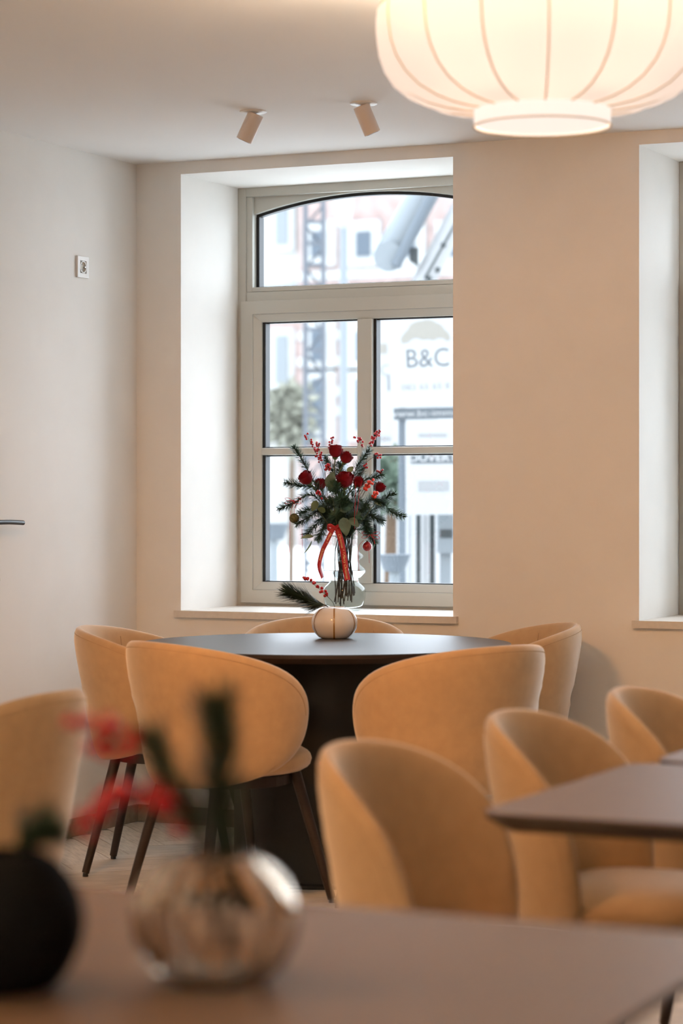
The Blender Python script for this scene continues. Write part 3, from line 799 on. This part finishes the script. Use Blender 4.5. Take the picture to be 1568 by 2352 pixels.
BERS = [([(742, 1180), (730, 1090), (712, 1040), (690, 997)], .03, 22, 's', .45, 'tall thin twig of red berries at the upper left'),
        ([(745, 1180), (732, 1080), (722, 1050), (718, 1018)], .06, 18, 's', .55, 'short dense twig of red berries left of the topmost rose'),
        ([(765, 1180), (752, 1060), (747, 1025), (750, 1003)], -.01, 10, 's', .6, 'red berry tip peeping out behind the topmost rose'),
        ([(790, 1180), (815, 1060), (818, 1026), (805, 1000)], .02, 12, 's', .65, 'forked twig of red berries right of the topmost rose'),
        ([(800, 1180), (828, 1060), (838, 1020), (859, 989)], .04, 26, 's', .58, 'tallest and densest twig of red berries, upper right'),
        ([(800, 1180), (820, 1080), (842, 1052), (868, 1047)], .05, 6, 's', .7, 'thin twig with few red berries sticking out to the right'),
        ([(800, 1180), (835, 1110), (852, 1090), (865, 1082)], .06, 7, 's', .75, 'little cluster of red berries above the right fir tip'),
        ([(790, 1190), (815, 1135), (828, 1118), (842, 1104)], .13, 16, 'l', .45, 'cluster of big orange-red berries right of the largest rose'),
        ([(800, 1190), (830, 1150), (845, 1140), (850, 1132)], .12, 8, 'l', .55, 'low cluster of orange-red berries on the right'),
        ([(755, 1190), (735, 1150), (724, 1140), (718, 1130)], .13, 8, 'm', .6, 'cluster of red berries left of the dark centre'),
        ([(750, 1180), (735, 1100), (738, 1080), (744, 1072)], .09, 12, 'm', .7, 'cluster of red berries above the broad upright leaf'),
        ([(800, 1180), (815, 1100), (824, 1078), (830, 1070)], .05, 5, 's', .75, 'few red berries before the upright window bar')]
for i, (pp, dp, n, sz, st, lab) in enumerate(BERS):
    pts = [neck(60 + i)] + [Q(x, y, dp * (0.4 + 0.6 * k / 3)) for k, (x, y) in enumerate(pp)]
    berries(pts, lab, 110 + i, n, sz, 0.3 + 0.7 * st, spread=0.011)
LV = [([(765, 1225), (752, 1150), (744, 1120)], [((744, 1122), (0.15, 0, 1), (-0.25, .9, 0), .066, .021), ((746, 1126), (0.6, 0, .8), (0.1, .9, .2), .045, .013)], LEAFE, .11, 'broad dark leaf standing upright between the roses'),
      ([(770, 1225), (775, 1190)], [((768, 1172), (0.75, .1, .15), (0, .9, .4), .042, .014), ((775, 1188), (0.12, .25, -.55), (0.15, .95, .2), .072, .024), ((790, 1190), (0.35, .3, -.3), (0.1, .95, .3), .05, .016)], LEAFE, .13, 'pair of big dark leaves over the rim of the glass vase'),
      ([(760, 1225), (725, 1180), (712, 1160)], [((716, 1150), (-.25, .2, -.5), (0, .9, .3), .045, .014), ((735, 1175), (-.4, .2, .2), (0, .9, .3), .035, .011)], LEAFG, .10, 'olive leaf left of the dark centre of the bouquet'),
      ([(780, 1180), (790, 1100), (788, 1085)], [((784, 1085), (.35, 0, .3), (.1, .9, .2), .034, .011)], LEAFP, .03, 'bright green leaf under the topmost roses'),
      ([(750, 1230), (712, 1228), (704, 1232)], [((708, 1232), (-1, .1, .02), (0, .6, .8), .050, .012), ((704, 1240), (-.35, .1, -.9), (.9, .4, -.3), .060, .008)], LEAFP, .06, 'pale leaf hanging at the lower left over the window pane'),
      ([(800, 1220), (845, 1160), (852, 1153)], [((846, 1154), (.8, .1, -.25), (0, .5, .8), .034, .011)], LEAFP, .10, 'silvery leaf among the fir at the right')]
for i, (st, lv, m_, dp, lab) in enumerate(LV):
    P = [neck(80 + i)] + [Q(x, y, dp) for x, y in st]
    leaf_twig(P, [(Q(p[0], p[1], dp + 0.004), RT * d[0] - FW * d[1] + UP * d[2], RT * n[0] - FW * n[1] + UP * n[2], L, W) for p, d, n, L, W in lv], m_, lab)

# ribbon with printed tails
def strip(center, across, width):
    vs = []; fs = []
    for c, a in zip(center, across): vs += [c - a * width / 2, c + a * width / 2]
    for i in range(len(center) - 1): fs.append((2 * i, 2 * i + 1, 2 * i + 3, 2 * i + 2))
    return MB().add(vs, fs)
RB = Q(757, 1212, 0.135)
rb = thing('gift_ribbon', 'red satin ribbon tied in a bow with gold script on its long tails', 'ribbon', RB)
def tail(pts, tw, width, texts):
    c = [p - RB for p in cat_pts(pts, 8)]; n = len(c); ac = []
    for i in range(n):
        t = (c[min(i + 1, n - 1)] - c[max(i - 1, 0)]).normalized(); nrm = (-FW - t * (-FW).dot(t)).normalized(); a = t.cross(nrm).normalized()
        an = tw[0] + (tw[1] - tw[0]) * (i / (n - 1)) ** 2; ac.append((a * math.cos(an) + nrm * math.sin(an)))
    tl = obj('tail', strip(c, ac, width), RIBBON, rb, smooth=True, angle=180)
    sol = tl.modifiers.new('cloth', 'SOLIDIFY'); sol.thickness = 0.0004
    S_ = [0.0]
    for i in range(n - 1): S_.append(S_[-1] + (c[i + 1] - c[i]).length)
    for body, s0, size in texts:
        me = text_mesh('lettering', body, size, 'LEFT', 0, 0.35)
        for v_ in me.vertices:
            s_ = s0 + v_.co.x; k = 0
            while k < n - 2 and S_[k + 1] < s_: k += 1
            f = (s_ - S_[k]) / max(1e-6, S_[k + 1] - S_[k]); p = c[k].lerp(c[k + 1], f); a = ac[k].lerp(ac[k + 1], min(1, f)).normalized()
            t = (c[k + 1] - c[k]).normalized(); nn = a.cross(t).normalized()
            if nn.dot(-FW) < 0: nn = -nn
            sgn = 1 if a.dot(RT) > 0 else -1
            v_.co = p + a * (v_.co.y * sgn) + nn * 0.0008
        me.update(); link('lettering', me, GOLD, tl)
    return tl
tail([Q(762, 1212, .137), Q(770, 1240, .142), Q(777, 1275, .143), Q(781, 1305, .140), Q(785, 1330, .135)], (0, 0), 0.0215, [('Christmas *', 0.022, 0.0135), ('* Merry Christmas', 0.092, 0.0135)])
tail([Q(753, 1212, .137), Q(741, 1237, .142), Q(728, 1265, .145), Q(721, 1297, .138), Q(728, 1325, .125)], (0, 0.9), 0.0165, [('Merry *', 0.02, 0.0125), ('Christmas', 0.085, 0.0115)])
for sx, w_ in ((-1, 0.030), (1, 0.028)):
    lp = [Vector((0, 0, 0)), RT * sx * 0.6 * w_ + UP * 0.010 - FW * 0.008, RT * sx * w_ + UP * 0.004 - FW * 0.002, RT * sx * 0.6 * w_ - UP * 0.008 - FW * -0.004, Vector((0, 0, -0.002))]
    lc = cat_pts(lp, 6); o = obj('loop', strip(lc, [(UP * 0.9 - FW * 0.3).normalized()] * len(lc), 0.016), RIBBON, rb, smooth=True, angle=180)
    o.modifiers.new('cloth', 'SOLIDIFY').thickness = 0.0004
obj('knot', MB().sphere((0, 0, 0), 0.0085, 12, 8, 1.1), RIBBON, rb, smooth=True)

def string(pts, label, r=0.0008, m=STRING, group='red strings in the bouquet'):
    o = Vector(pts[0]); t = obj('red_string', MB().tube(cat_pts([Vector(p) - o for p in pts], 6), r, 5), m, None, smooth=True)
    t.location = o; return tag(t, label, 'string', group)
string([Q(655, 1172, .06), Q(654, 1200, .06), Q(654, 1235, .06), Q(653, 1268, .06)], 'red string hanging at the far left of the bouquet')
string([Q(681, 1215, .05), Q(682, 1250, .05), Q(681, 1275, .05), Q(680, 1300, .05)], 'red string hanging below the pale leaf, second from the left')
string([Q(803, 1107, .14), Q(803, 1140, .15), Q(801, 1180, .15), Q(801, 1214, .15)], 'thin red string hanging over the dark middle, left one of two')
string([Q(818, 1105, .14), Q(812, 1130, .15), Q(808, 1165, .15), Q(805, 1182, .15)], 'thin red string hanging over the dark middle, right one of two')
string([Q(822, 1240, .09), Q(812, 1252, .09), Q(809, 1275, .09), Q(811, 1305, .09), Q(807, 1335, .09)], 'red string hanging down along the right side of the glass vase')
string([Q(834, 1250, .075), Q(834, 1270, .078), Q(835, 1292, .078)], 'short red string hanging below the red bauble')
def bow(c, s, label, seed):
    rnd = random.Random(seed); t = thing('string_bow', label, 'bow', c, group='red string bows')
    for a0 in (15, 165, 195, -20):
        d = RT * math.cos(R(a0)) + UP * math.sin(R(a0)); nrm = UP.cross(d).normalized() if abs(d.z) < .9 else RT; u = d.cross(-FW).normalized()
        obj('loop', MB().tube(cat_pts([(0, 0, 0), d * s * .6 + u * s * .18, d * s - FW * .004, d * s * .6 - u * s * .18, (0, 0, 0.0005)], 5), 0.0009, 5), STRING, t, smooth=True)
    for k in range(2):
        d = RT * rnd.uniform(-.3, .5) - UP
        obj('end', MB().tube(cat_pts([(0, 0, 0), d * s * .5 + RT * .003, d * s * .95], 5), 0.0009, 5), STRING, t, smooth=True)
    return t
bow(Q(661, 1150, .075), 0.032, 'small red string bow on the left fir sprig', 1)
bow(Q(838, 1228, .09), 0.036, 'small red string bow at the lower right beside the vase', 2)
sb = thing('seed_ball', 'round brown seed ball hanging in the left fir sprigs', 'ornament', Q(664, 1190, .09))
obj('ball', MB().sphere((0, 0, 0), 0.019, 20, 14), NUT, sb, smooth=True)
obj('loop', MB().tube([(0, 0, 0.018), (0.001, 0, 0.045)], 0.0007, 5), STRING, sb)
bb = thing('bauble', 'small red bauble hanging right of the glass vase', 'ornament', Q(830, 1254, .085))
obj('ball', MB().sphere((0, 0, 0), 0.0185, 20, 14), BAUBLE, bb, smooth=True)
obj('cap', MB().tube([(0, 0, 0.0175), (0, 0, 0.022)], 0.004, 10), TWIG, bb, smooth=True)

# low round vases with a pine sprig and a berry twig ---------------------------------------
RV = [(0.0, 0.0), (0.044, 0.0), (0.054, 0.004), (0.067, 0.018), (0.0765, 0.036), (0.0795, 0.053), (0.0765, 0.070), (0.068, 0.086), (0.055, 0.099), (0.041, 0.1065), (0.035, 0.108)]
RVi = [(0.0, 0.006), (0.040, 0.006), (0.050, 0.010), (0.0625, 0.022), (0.0715, 0.038), (0.0745, 0.053), (0.0715, 0.068), (0.0635, 0.082), (0.051, 0.094), (0.038, 0.102), (0.033, 0.1055)]
def round_vase(loc, m, label, stripes, rz=0.0, lobes=0):
    t = thing('round_vase', label, 'vase', loc, rz, group='low round vases')
    b = obj('body', MB().lathe(RV + RVi[::-1], 72, lobes, 0.20 if lobes else 0), m, t, smooth=True, angle=180)
    for k in range(6 if stripes else 0):
        a = 2 * math.pi * k / 6; vs = []; fs = []
        for j, (r, z) in enumerate(RV[1:]):
            for dth in (-0.0026, 0.0026): vs.append(((r + 0.0007) * math.cos(a) - dth * math.sin(a), (r + 0.0007) * math.sin(a) + dth * math.cos(a), z))
        for j in range(len(RV) - 2): fs.append((2 * j, 2 * j + 1, 2 * j + 3, 2 * j + 2))
        obj('stripe', MB().add(vs, fs), stripes, t, smooth=True, angle=180)
    return t
WV = Vector((-3.5275, 7.508, TZ + 0.0005))
round_vase(WV, WHITEG, 'white round vase with amber stripes on the round table', STRIPE, R(25 - 90 - 1))
def near(o, k, pp):
    return [o + RT * x * k - FW * d_ * k + UP * z * k for x, z, d_ in pp]
fir(near(WV, 1, [(0.01, 0.02, 0), (-0.02, 0.105, 0.0), (-0.06, 0.118, 0.01), (-0.11, 0.140, 0.02), (-0.155, 0.158, 0.02)]), 'bushy dark pine sprig leaning left out of the white vase', 5,
    n=620, ln=0.078, group='pine sprigs in low vases', start=0.35, pine=True, ang=0.60, rad=0.0011, flat=1.0)
berries(near(WV, 1, [(0.0, 0.03, 0), (0.0, 0.11, .02), (-0.03, 0.150, .03), (-0.07, 0.185, .03), (-0.112, 0.210, .03)]), 'red berry twig over the pine sprig in the white vase', 9, 20, 'm', 0.45, 0.010, group='berry twigs in low vases')

FV = Vector((-1.177, 2.215, 0.7505))
round_vase(FV, AMBERG, 'blurred ribbed amber glass vase on the bottom table', None, 0.3, 6).scale = (1.04, 1.04, 1.22)
fir(near(FV, 1, [(0.02, 0.03, 0), (0.012, 0.10, 0), (0.008, 0.17, .0), (0.004, 0.235, .0), (0.0, 0.285, .0)]), 'blurred dark pine sprig standing upright in the amber glass vase', 6, n=560, ln=0.066,
    group='pine sprigs in low vases', start=0.3, pine=True, ang=0.70, rad=0.0010, flat=1.0, base=0.005)
fir(near(FV, 1, [(0.0, 0.03, 0), (0.0, 0.10, .01), (-0.02, 0.165, .02), (-0.045, 0.215, .02), (-0.06, 0.245, .02)]), 'blurred thin pine sprig leaning left out of the amber glass vase', 7, n=260, ln=0.06,
    group='pine sprigs in low vases', start=0.4, pine=True, ang=0.5, rad=0.0010, flat=1.0, base=0.003)
berries(near(FV, 1, [(0.0, 0.04, 0), (-0.01, 0.12, .02), (-0.045, 0.185, .02), (-0.09, 0.195, .02), (-0.14, 0.165, .02)]), 'blurred red berry twig arching left from the amber glass vase', 19, 46, 'b', 0.42, 0.018, group='berry twigs in low vases', rr=0.0014)
berries(near(FV, 1, [(0.0, 0.04, 0), (-0.01, 0.13, .03), (-0.06, 0.215, .03), (-0.10, 0.25, .03), (-0.135, 0.262, .03)]), 'blurred red berry twig reaching up left from the amber glass vase', 23, 22, 'b', 0.68, 0.022, group='berry twigs in low vases', rr=0.0014)
BV = Vector((-1.355, 2.085, 0.7505))
round_vase(BV, BLACKG, 'blurred black round vase cut off by the left edge', None).scale = (1.08, 1.08, 1.3)
fir(near(BV, 1, [(0.0, 0.03, 0), (0.008, 0.12, 0), (0.02, 0.145, .0), (0.032, 0.155, .0), (0.042, 0.160, .0)]), 'blurred dark pine sprig in the black vase at the left edge', 8, n=300, ln=0.05,
    group='pine sprigs in low vases', start=0.4, pine=True, ang=0.7, rad=0.0012, flat=1.0)

# ------------------------------------------------------------------ the street outside
PAVE = mat('street_paving', (0.60, 0.60, 0.59), 0.9, 0.2, noise=0.1, nscale=2)
BRICK = mat('red_brick', (0.181, 0.137, 0.126), 0.9, 0.1, noise=0.15, nscale=3)
STONE = mat('white_stone', (0.211, 0.211, 0.206), 0.8, 0.1, noise=0.05, nscale=4)
CREAMW = mat('cream_render', (0.223, 0.220, 0.212), 0.9, 0.1, noise=0.05, nscale=2)
DARKGL = mat('dark_window_glass', (0.051, 0.062, 0.075), 0.6, 0.1)
SIGNW = mat('sign_white', (0.192, 0.192, 0.192), 0.6, 0.1)
SIGNG = mat('sign_grey', (0.051, 0.057, 0.062), 0.6, 0.1)
SIGNL = mat('sign_light_grey', (0.135, 0.135, 0.135), 0.6, 0.1)
SIGNB = mat('sign_beige', (0.139, 0.130, 0.114), 0.6, 0.1)
STEELG = mat('grey_steel', (0.066, 0.075, 0.085), 0.6, 0.1)
STEELL = mat('light_steel', (0.114, 0.124, 0.131), 0.6, 0.1)
STEELD = mat('dark_steel', (0.030, 0.034, 0.035), 0.6, 0.1)
MASTM = mat('mast_steel', (0.061, 0.066, 0.075), 0.6, 0.1)
BUSHM = mat('bush_leaf', (0.078, 0.103, 0.078), 0.7, 0.1)
OLIVEM = mat('olive_leaf', (0.139, 0.139, 0.112), 0.7, 0.1)
struct('ground_street', MB().box(-60, 30, YO, 95, -0.35, -0.15), PAVE)

def at(px, py, D):
    """world point at camera distance D on the sight line of a photo position (used to read off sizes)"""
    return FW * D + RT * ((px - 784) / 5553 * D) + UP * (1.25 - (py - 1145) / 5553 * D)
# houses across the square: facade parallel to our wall
YH = 62.0
def fx(px, py=1145):
    d = FW + RT * ((px - 784) / 5553); k = YH / d.y; return d.x * k, k
def hx(px): return fx(px)[0]
def hz(px, py): return 1.25 - (py - 1145) / 5553 * fx(px)[1]
x0, x1, x2 = hx(500), hx(684), hx(1130)
h1 = thing('brick_house', 'pale red brick house with white stone bands across the street', 'building', ((x1 + x2) / 2, YH, 0))
OX = -(x1 + x2) / 2
def hb(name, xa, xb, za, zb, ya, yb, m, p, ox): return obj(name, MB().box(xa + ox, xb + ox, ya, yb, za, zb), m, p)
hb('wall', x1, x2, -0.15, 14.5, 0, 6, BRICK, h1, OX)
hb('roof', x1, x2 + 0.2, 14.5, 15.0, -0.4, 6, STONE, h1, OX)
for za in (1.4, 3.6, 4.15, 5.0, 5.75, 6.5, 7.45, 10.4): hb('stone_band', x1, x2, za, za + 0.26, -0.06, 0, STONE, h1, OX)
for wx in (735, 838, 940, 1040):
    for (pa, pb) in ((532, 590), (760, 830), (870, 990)):
        xa, xb = hx(wx - 17), hx(wx + 17); zb_, za_ = hz(wx, pa), hz(wx, pb)
        f = hb('window', xa - 0.28, xb + 0.28, za_ - 0.28, zb_ + 0.30, -0.10, -0.0, STONE, h1, OX)
        hb('pane', xa, xb, za_, zb_, -0.13, -0.10, DARKGL, f, OX)
h2 = thing('cream_house', 'cream rendered house left of the brick house across the street', 'building', ((x0 + x1) / 2, YH, 0)); OX2 = -(x0 + x1) / 2
hb('wall', x0, x1, -0.15, 12.0, 0.3, 6, CREAMW, h2, OX2)
hb('cornice', x0, x1, 7.05, 7.35, 0.0, 0.3, STEELL, h2, OX2)
hb('brick_band', x0, x1, 4.6, 6.6, 0.22, 0.3, BRICK, h2, OX2)
hb('shop_awning', x0, x1, 3.2, 3.6, -0.5, 0.3, STONE, h2, OX2)
for wx in (560, 640):
    for (pa, pb) in ((470, 560), (770, 880)):
        xa, xb = hx(wx - 14), hx(wx + 14); f = hb('window', xa - 0.2, xb + 0.2, hz(wx, pb) - 0.2, hz(wx, pa) + 0.2, 0.2, 0.3, STONE, h2, OX2)
        hb('pane', xa, xb, hz(wx, pb), hz(wx, pa), 0.17, 0.2, STEELL, f, OX2)

# lattice mast and lamp post
mp = at(722, 1300, 34); mt = thing('lattice_mast', 'grey lattice mast standing in the street, seen through the left panes', 'mast', (mp.x, mp.y, -0.15), R(25)); MW = 0.125
for sx in (-1, 1):
    for sy in (-1, 1): obj('upright', MB().box(sx * MW - 0.035, sx * MW + 0.035, sy * MW - 0.035, sy * MW + 0.035, 0, 6.6), MASTM, mt)
for k in range(22):
    z = 0.15 + k * 0.3
    obj('rung', MB().box(-MW, MW, -MW - 0.02, -MW + 0.02, z, z + 0.05), MASTM, mt)
    obj('brace', MB().tube([(-MW * (1 if k % 2 else -1), MW, z), (MW * (1 if k % 2 else -1), MW, z + 0.3)], 0.018, 5), MASTM, mt)
lp = at(789, 1300, 30); lt = thing('street_lamp', 'slim blue-grey lamp post behind the upright window bar', 'street lamp', (lp.x, lp.y, -0.15))
obj('post', MB().tube([(0, 0, 0), (0, 0, 0.9), (0, 0, 0.95), (0, 0, 4.75)], [0.075, 0.075, 0.058, 0.052], 16), STEELL, lt, smooth=True)
obj('lantern', MB().lathe([(0.05, 4.75), (0.09, 4.8), (0.12, 5.15), (0.05, 5.3), (0.0, 5.32)], 20), SIGNW, lt, smooth=True)

# estate agent boards
def board(px0, px1, py0, py1, D, name, label, roll=0.0, rz=25, th=0.02, m=SIGNW):
    c = at((px0 + px1) / 2, (py0 + py1) / 2, D); k = D / 5553
    t = thing(name, label, 'sign', c, group=None); t.rotation_euler = (0, R(roll), R(rz))
    w_, h_ = (px1 - px0) * k, (py1 - py0) * k
    obj('panel', MB().box(-w_ / 2, w_ / 2, 0, th, -h_ / 2, h_ / 2), m, t)
    return t, k, ((px0 + px1) / 2, (py0 + py1) / 2)
def print_on(t, k, c, body, px, py, hpx, m, name='lettering', y=-0.002, bold=0.0, sx=1.0):
    me = text_mesh(name, body, hpx * k * 1.38, offset=bold)
    for v_ in me.vertices: v_.co = Vector((v_.co.x * sx, 0, v_.co.y))
    me.update(); o = link(name, me, m, t); o.location = ((px - c[0]) * k, y, -(py - c[1]) * k); return o
def flat(t, k, c, px0, px1, py0, py1, m, name, y=0.0):
    return obj(name, MB().box((px0 - c[0]) * k, (px1 - c[0]) * k, y - 0.004, y, -(py1 - c[1]) * k, -(py0 - c[1]) * k), m, t)
DS = 17.0
b1, k, c = board(893, 1078, 700, 934, DS, 'estate_sign', 'white estate agent board with a tree emblem and the letters B&C', -2.5)
print_on(b1, k, c, 'B&C', 981, 824, 44, SIGNG, bold=-0.0015, sx=0.90)
print_on(b1, k, c, '083 65 65 8', 974, 888, 14, SIGNL, sx=1.2)
tp = [(924, 786), (922, 774), (932, 762), (940, 755), (944, 745), (958, 738), (972, 737), (980, 734), (994, 736), (1004, 742), (1016, 748), (1022, 758), (1032, 768),
      (1036, 780), (1028, 785), (1018, 778), (1008, 776), (996, 782), (986, 778), (972, 780), (960, 774), (948, 776), (938, 784)]
obj('tree_emblem', MB().prism([((px - c[0]) * k, -(py - c[1]) * k) for px, py in tp], 'y', -0.003, -0.001), SIGNB, b1)
b2, k, c = board(904, 1090, 936, 962, DS, 'web_address_sign', 'dark strip with a white web address under the estate board', -1.5, m=SIGNG)
print_on(b2, k, c, 'www.bc-immo.be', 990, 949, 15, SIGNW, sx=1.3)
b3, k, c = board(931, 1090, 972, 1182, DS, 'opening_sign', 'white board with a grey band reading OUVERT', -0.5)
flat(b3, k, c, 944, 1086, 1040, 1064, SIGNG, 'band'); print_on(b3, k, c, 'OUVERT C', 1008, 1052, 17, SIGNW, y=-0.006, bold=0.002, sx=1.25)
flat(b3, k, c, 960, 1030, 1105, 1128, SIGNL, 'printed_block'); flat(b3, k, c, 962, 1026, 996, 1003, SIGNL, 'printed_line')
b4, k, c = board(846, 898, 742, 950, DS + 3, 'rear_estate_sign', 'pale estate board half hidden behind the larger one', -2)
print_on(b4, k, c, '&C', 873, 852, 28, SIGNL); flat(b4, k, c, 890, 893, 862, 898, SIGNG, 'bracket')
flat(b4, k, c, 850, 890, 790, 812, SIGNB, 'tree_emblem')
b5, k, c = board(846, 905, 968, 1040, DS + 3, 'blank_sign', 'small plain white board left of the opening board', 0)
flat(b5, k, c, 866, 896, 1003, 1012, SIGNL, 'printed_line')
def post(px0, px1, py0, D, label, m, name='sign_post'):
    a = at((px0 + px1) / 2, py0, D); k = D / 5553; w_ = (px1 - px0) * k / 2
    t = thing(name, label, 'post', (a.x, a.y, -0.15), R(25))
    obj('shaft', MB().box(-w_, w_, -w_, w_, 0.02, a.z + 0.15), m, t); obj('foot', MB().box(-w_ * 1.4, w_ * 1.4, -w_ * 1.4, w_ * 1.4, 0, 0.02), m, t)
    return t
post(915, 931, 925, DS + 0.048, 'grey post at the left side of the opening board', STEELG)
post(1045, 1061, 925, DS + 0.048, 'grey post behind the right side of the opening board', STEELG)
for i, (a_, b_, m_, w_) in enumerate(((936, 945, SIGNW, 'white slat post, leftmost under the opening board'), (955, 966, STEELD, 'dark slat post, second under the opening board'),
                                      (970, 983, SIGNW, 'white slat post in the middle under the opening board'), (986, 998, STEELD, 'dark slat post under the middle of the opening board'))):
    post(a_, b_, 1172, DS + 0.6, w_, m_, 'slat_post')
post(866, 872, 760, DS + 3.034, 'thin grey post carrying the half hidden estate board', STEELL)
bx = at(1023, 1270, DS + 0.5); cb = thing('letter_box', 'grey letter box with a dark slot below the opening board', 'letter box', (bx.x, bx.y, -0.15), R(25)); k = DS / 5553
obj('post', MB().box(-0.04, 0.04, 0, 0.08, 0, bx.z + 0.15), STEELL, cb)
obj('body', MB().box(-18 * k, 18 * k, -0.1, 0.2, bx.z + 0.15, bx.z + 0.15 + 100 * k), STEELL, cb)
obj('slot', MB().box(-14 * k, 14 * k, -0.104, -0.1, bx.z + 0.15 + 36 * k, bx.z + 0.15 + 56 * k), STEELD, cb)
def planter(px, py, D, label):
    a = at(px, py, D); k = D / 5553; t = thing('planter', label, 'planter', (a.x, a.y, -0.15), group='street planters'); h = a.z + 0.15
    obj('bowl', MB().lathe([(0.0, h), (24 * k, h), (36 * k, h + 34 * k), (40 * k, h + 38 * k), (36 * k, h + 39 * k), (0, h + 34 * k)], 24), STEELG, t, smooth=True)
    obj('pedestal', MB().lathe([(26 * k, 0), (26 * k, 0.05), (14 * k, 0.1), (12 * k, h)], 20), STEELL, t, smooth=True)
planter(905, 1312, DS - 1, 'grey bowl planter in the street behind the lower right pane')
planter(628, 1240, DS + 14, 'distant grey bowl planter behind the lower left pane')
def bush(px, py, D, rx, rz_, n, m, label, seed):
    rnd = random.Random(seed); a = at(px, py, D); k = D / 5553
    t = thing('street_tree', label, 'tree', (a.x, a.y, -0.15), group='small trees in the street'); mb = MB(); zc = a.z + 0.15
    for i in range(n):
        d = Vector((rnd.gauss(0, 1), rnd.gauss(0, 1), rnd.gauss(0, 1))); d.normalize(); d *= rnd.random() ** 0.4
        p = Vector((d.x * rx * k, d.y * rx * k, zc + d.z * rz_ * k)); u = Vector((rnd.gauss(0, 1), rnd.gauss(0, 1), rnd.gauss(0, 1))).normalized(); v_ = u.orthogonal().normalized(); s_ = 0.09 * rnd.uniform(.6, 1.2) * D / 17
        mb.add([p, p + u * s_ + v_ * s_ * .4, p + u * s_ * 1.8, p + u * s_ - v_ * s_ * .4], [(0, 1, 2, 3)])
    f = obj('foliage', mb, m, t); f['kind'] = 'stuff'
    obj('trunk', MB().tube([(0, 0, 0), (0.02, 0.01, zc)], [0.06, 0.04], 8), TWIG, t, smooth=True)
bush(893, 1105, DS + 2.2, 34, 55, 380, BUSHM, 'green shrub behind the bouquet at the right pane', 3)
bush(668, 955, 40, 34, 62, 420, OLIVEM, 'pale olive tree far off behind the left pane', 5)

# telescopic boom over the street
DB = 21.0
def seg(p, q, r0, r1=None, n=14): return MB().tube([p, q], [r0, r1 or r0], n)
b0 = at(905, 640, DB); bt = thing('crane_boom', 'grey telescopic crane boom slanting down behind the arched top pane', 'crane', (b0.x, b0.y, -0.15)); kb = DB / 5553
def L_(px, py, d=0): return at(px, py, DB + d) - Vector((b0.x, b0.y, -0.15))
obj('boom', seg(L_(886, 600), L_(1000, 395), 36 * kb), STEELL, bt, smooth=True)
obj('dark_rail', seg(L_(908, 612, -.22), L_(1004, 420, -.22), 12 * kb), STEELG, bt, smooth=True)
obj('edge_rail', seg(L_(866, 575, -.05), L_(972, 395, -.05), 5 * kb), STEELG, bt, smooth=True)
obj('pivot', seg(L_(892, 590, -.2), L_(892, 590, .2), 34 * kb, n=24), STEELL, bt, smooth=True)
obj('bracket', MB().add([L_(940, 570, -.1), L_(960, 570, -.1), L_(960, 612, -.1), L_(940, 600, -.1)], [(0, 1, 2, 3)]), STEELD, bt).modifiers.new('plate', 'SOLIDIFY').thickness = 0.05
obj('lower_arm', seg(L_(960, 670), L_(1075, 450), 26 * kb), SIGNW, bt, smooth=True)
obj('hose', seg(L_(975, 640, -.2), L_(1070, 470, -.2), 3 * kb), STEELD, bt, smooth=True)
for px, py in ((1018, 563), (1005, 620), (985, 640)): obj('bolt', MB().sphere(L_(px, py, -.2), 7 * kb, 10, 7), STEELD, bt, smooth=True)
obj('column', MB().box(L_(930, 700).x - .35, L_(930, 700).x + .35, L_(930, 700).y - .1, L_(930, 700).y + .5, 0, L_(930, 680).z), SIGNW, bt)

# unseen house block, added to hold back side light from the window reveals
wg = thing('light_blocker', 'added grey block right of the windows, outside the picture, shading the reveals', 'building', (6.0, 11.0, -0.15))
obj('wall', MB().box(-5.0, 5.0, -2.0, 2.0, 0, 8.5), mat('blocker_grey', (0.18, 0.178, 0.172), 0.9, 0.1), wg)
obj('roof', MB().box(-5.2, 5.2, -2.0, 2.2, 8.5, 8.8), mat('blocker_top', (0.10, 0.10, 0.11), 0.8, 0.2), wg)

# a red bead caught under the rim of the left front tub chair
bd = obj('bead', MB().sphere((0.19, -0.215, 0.435), 0.008, 14, 10), BERRY, tubs[0], smooth=True)
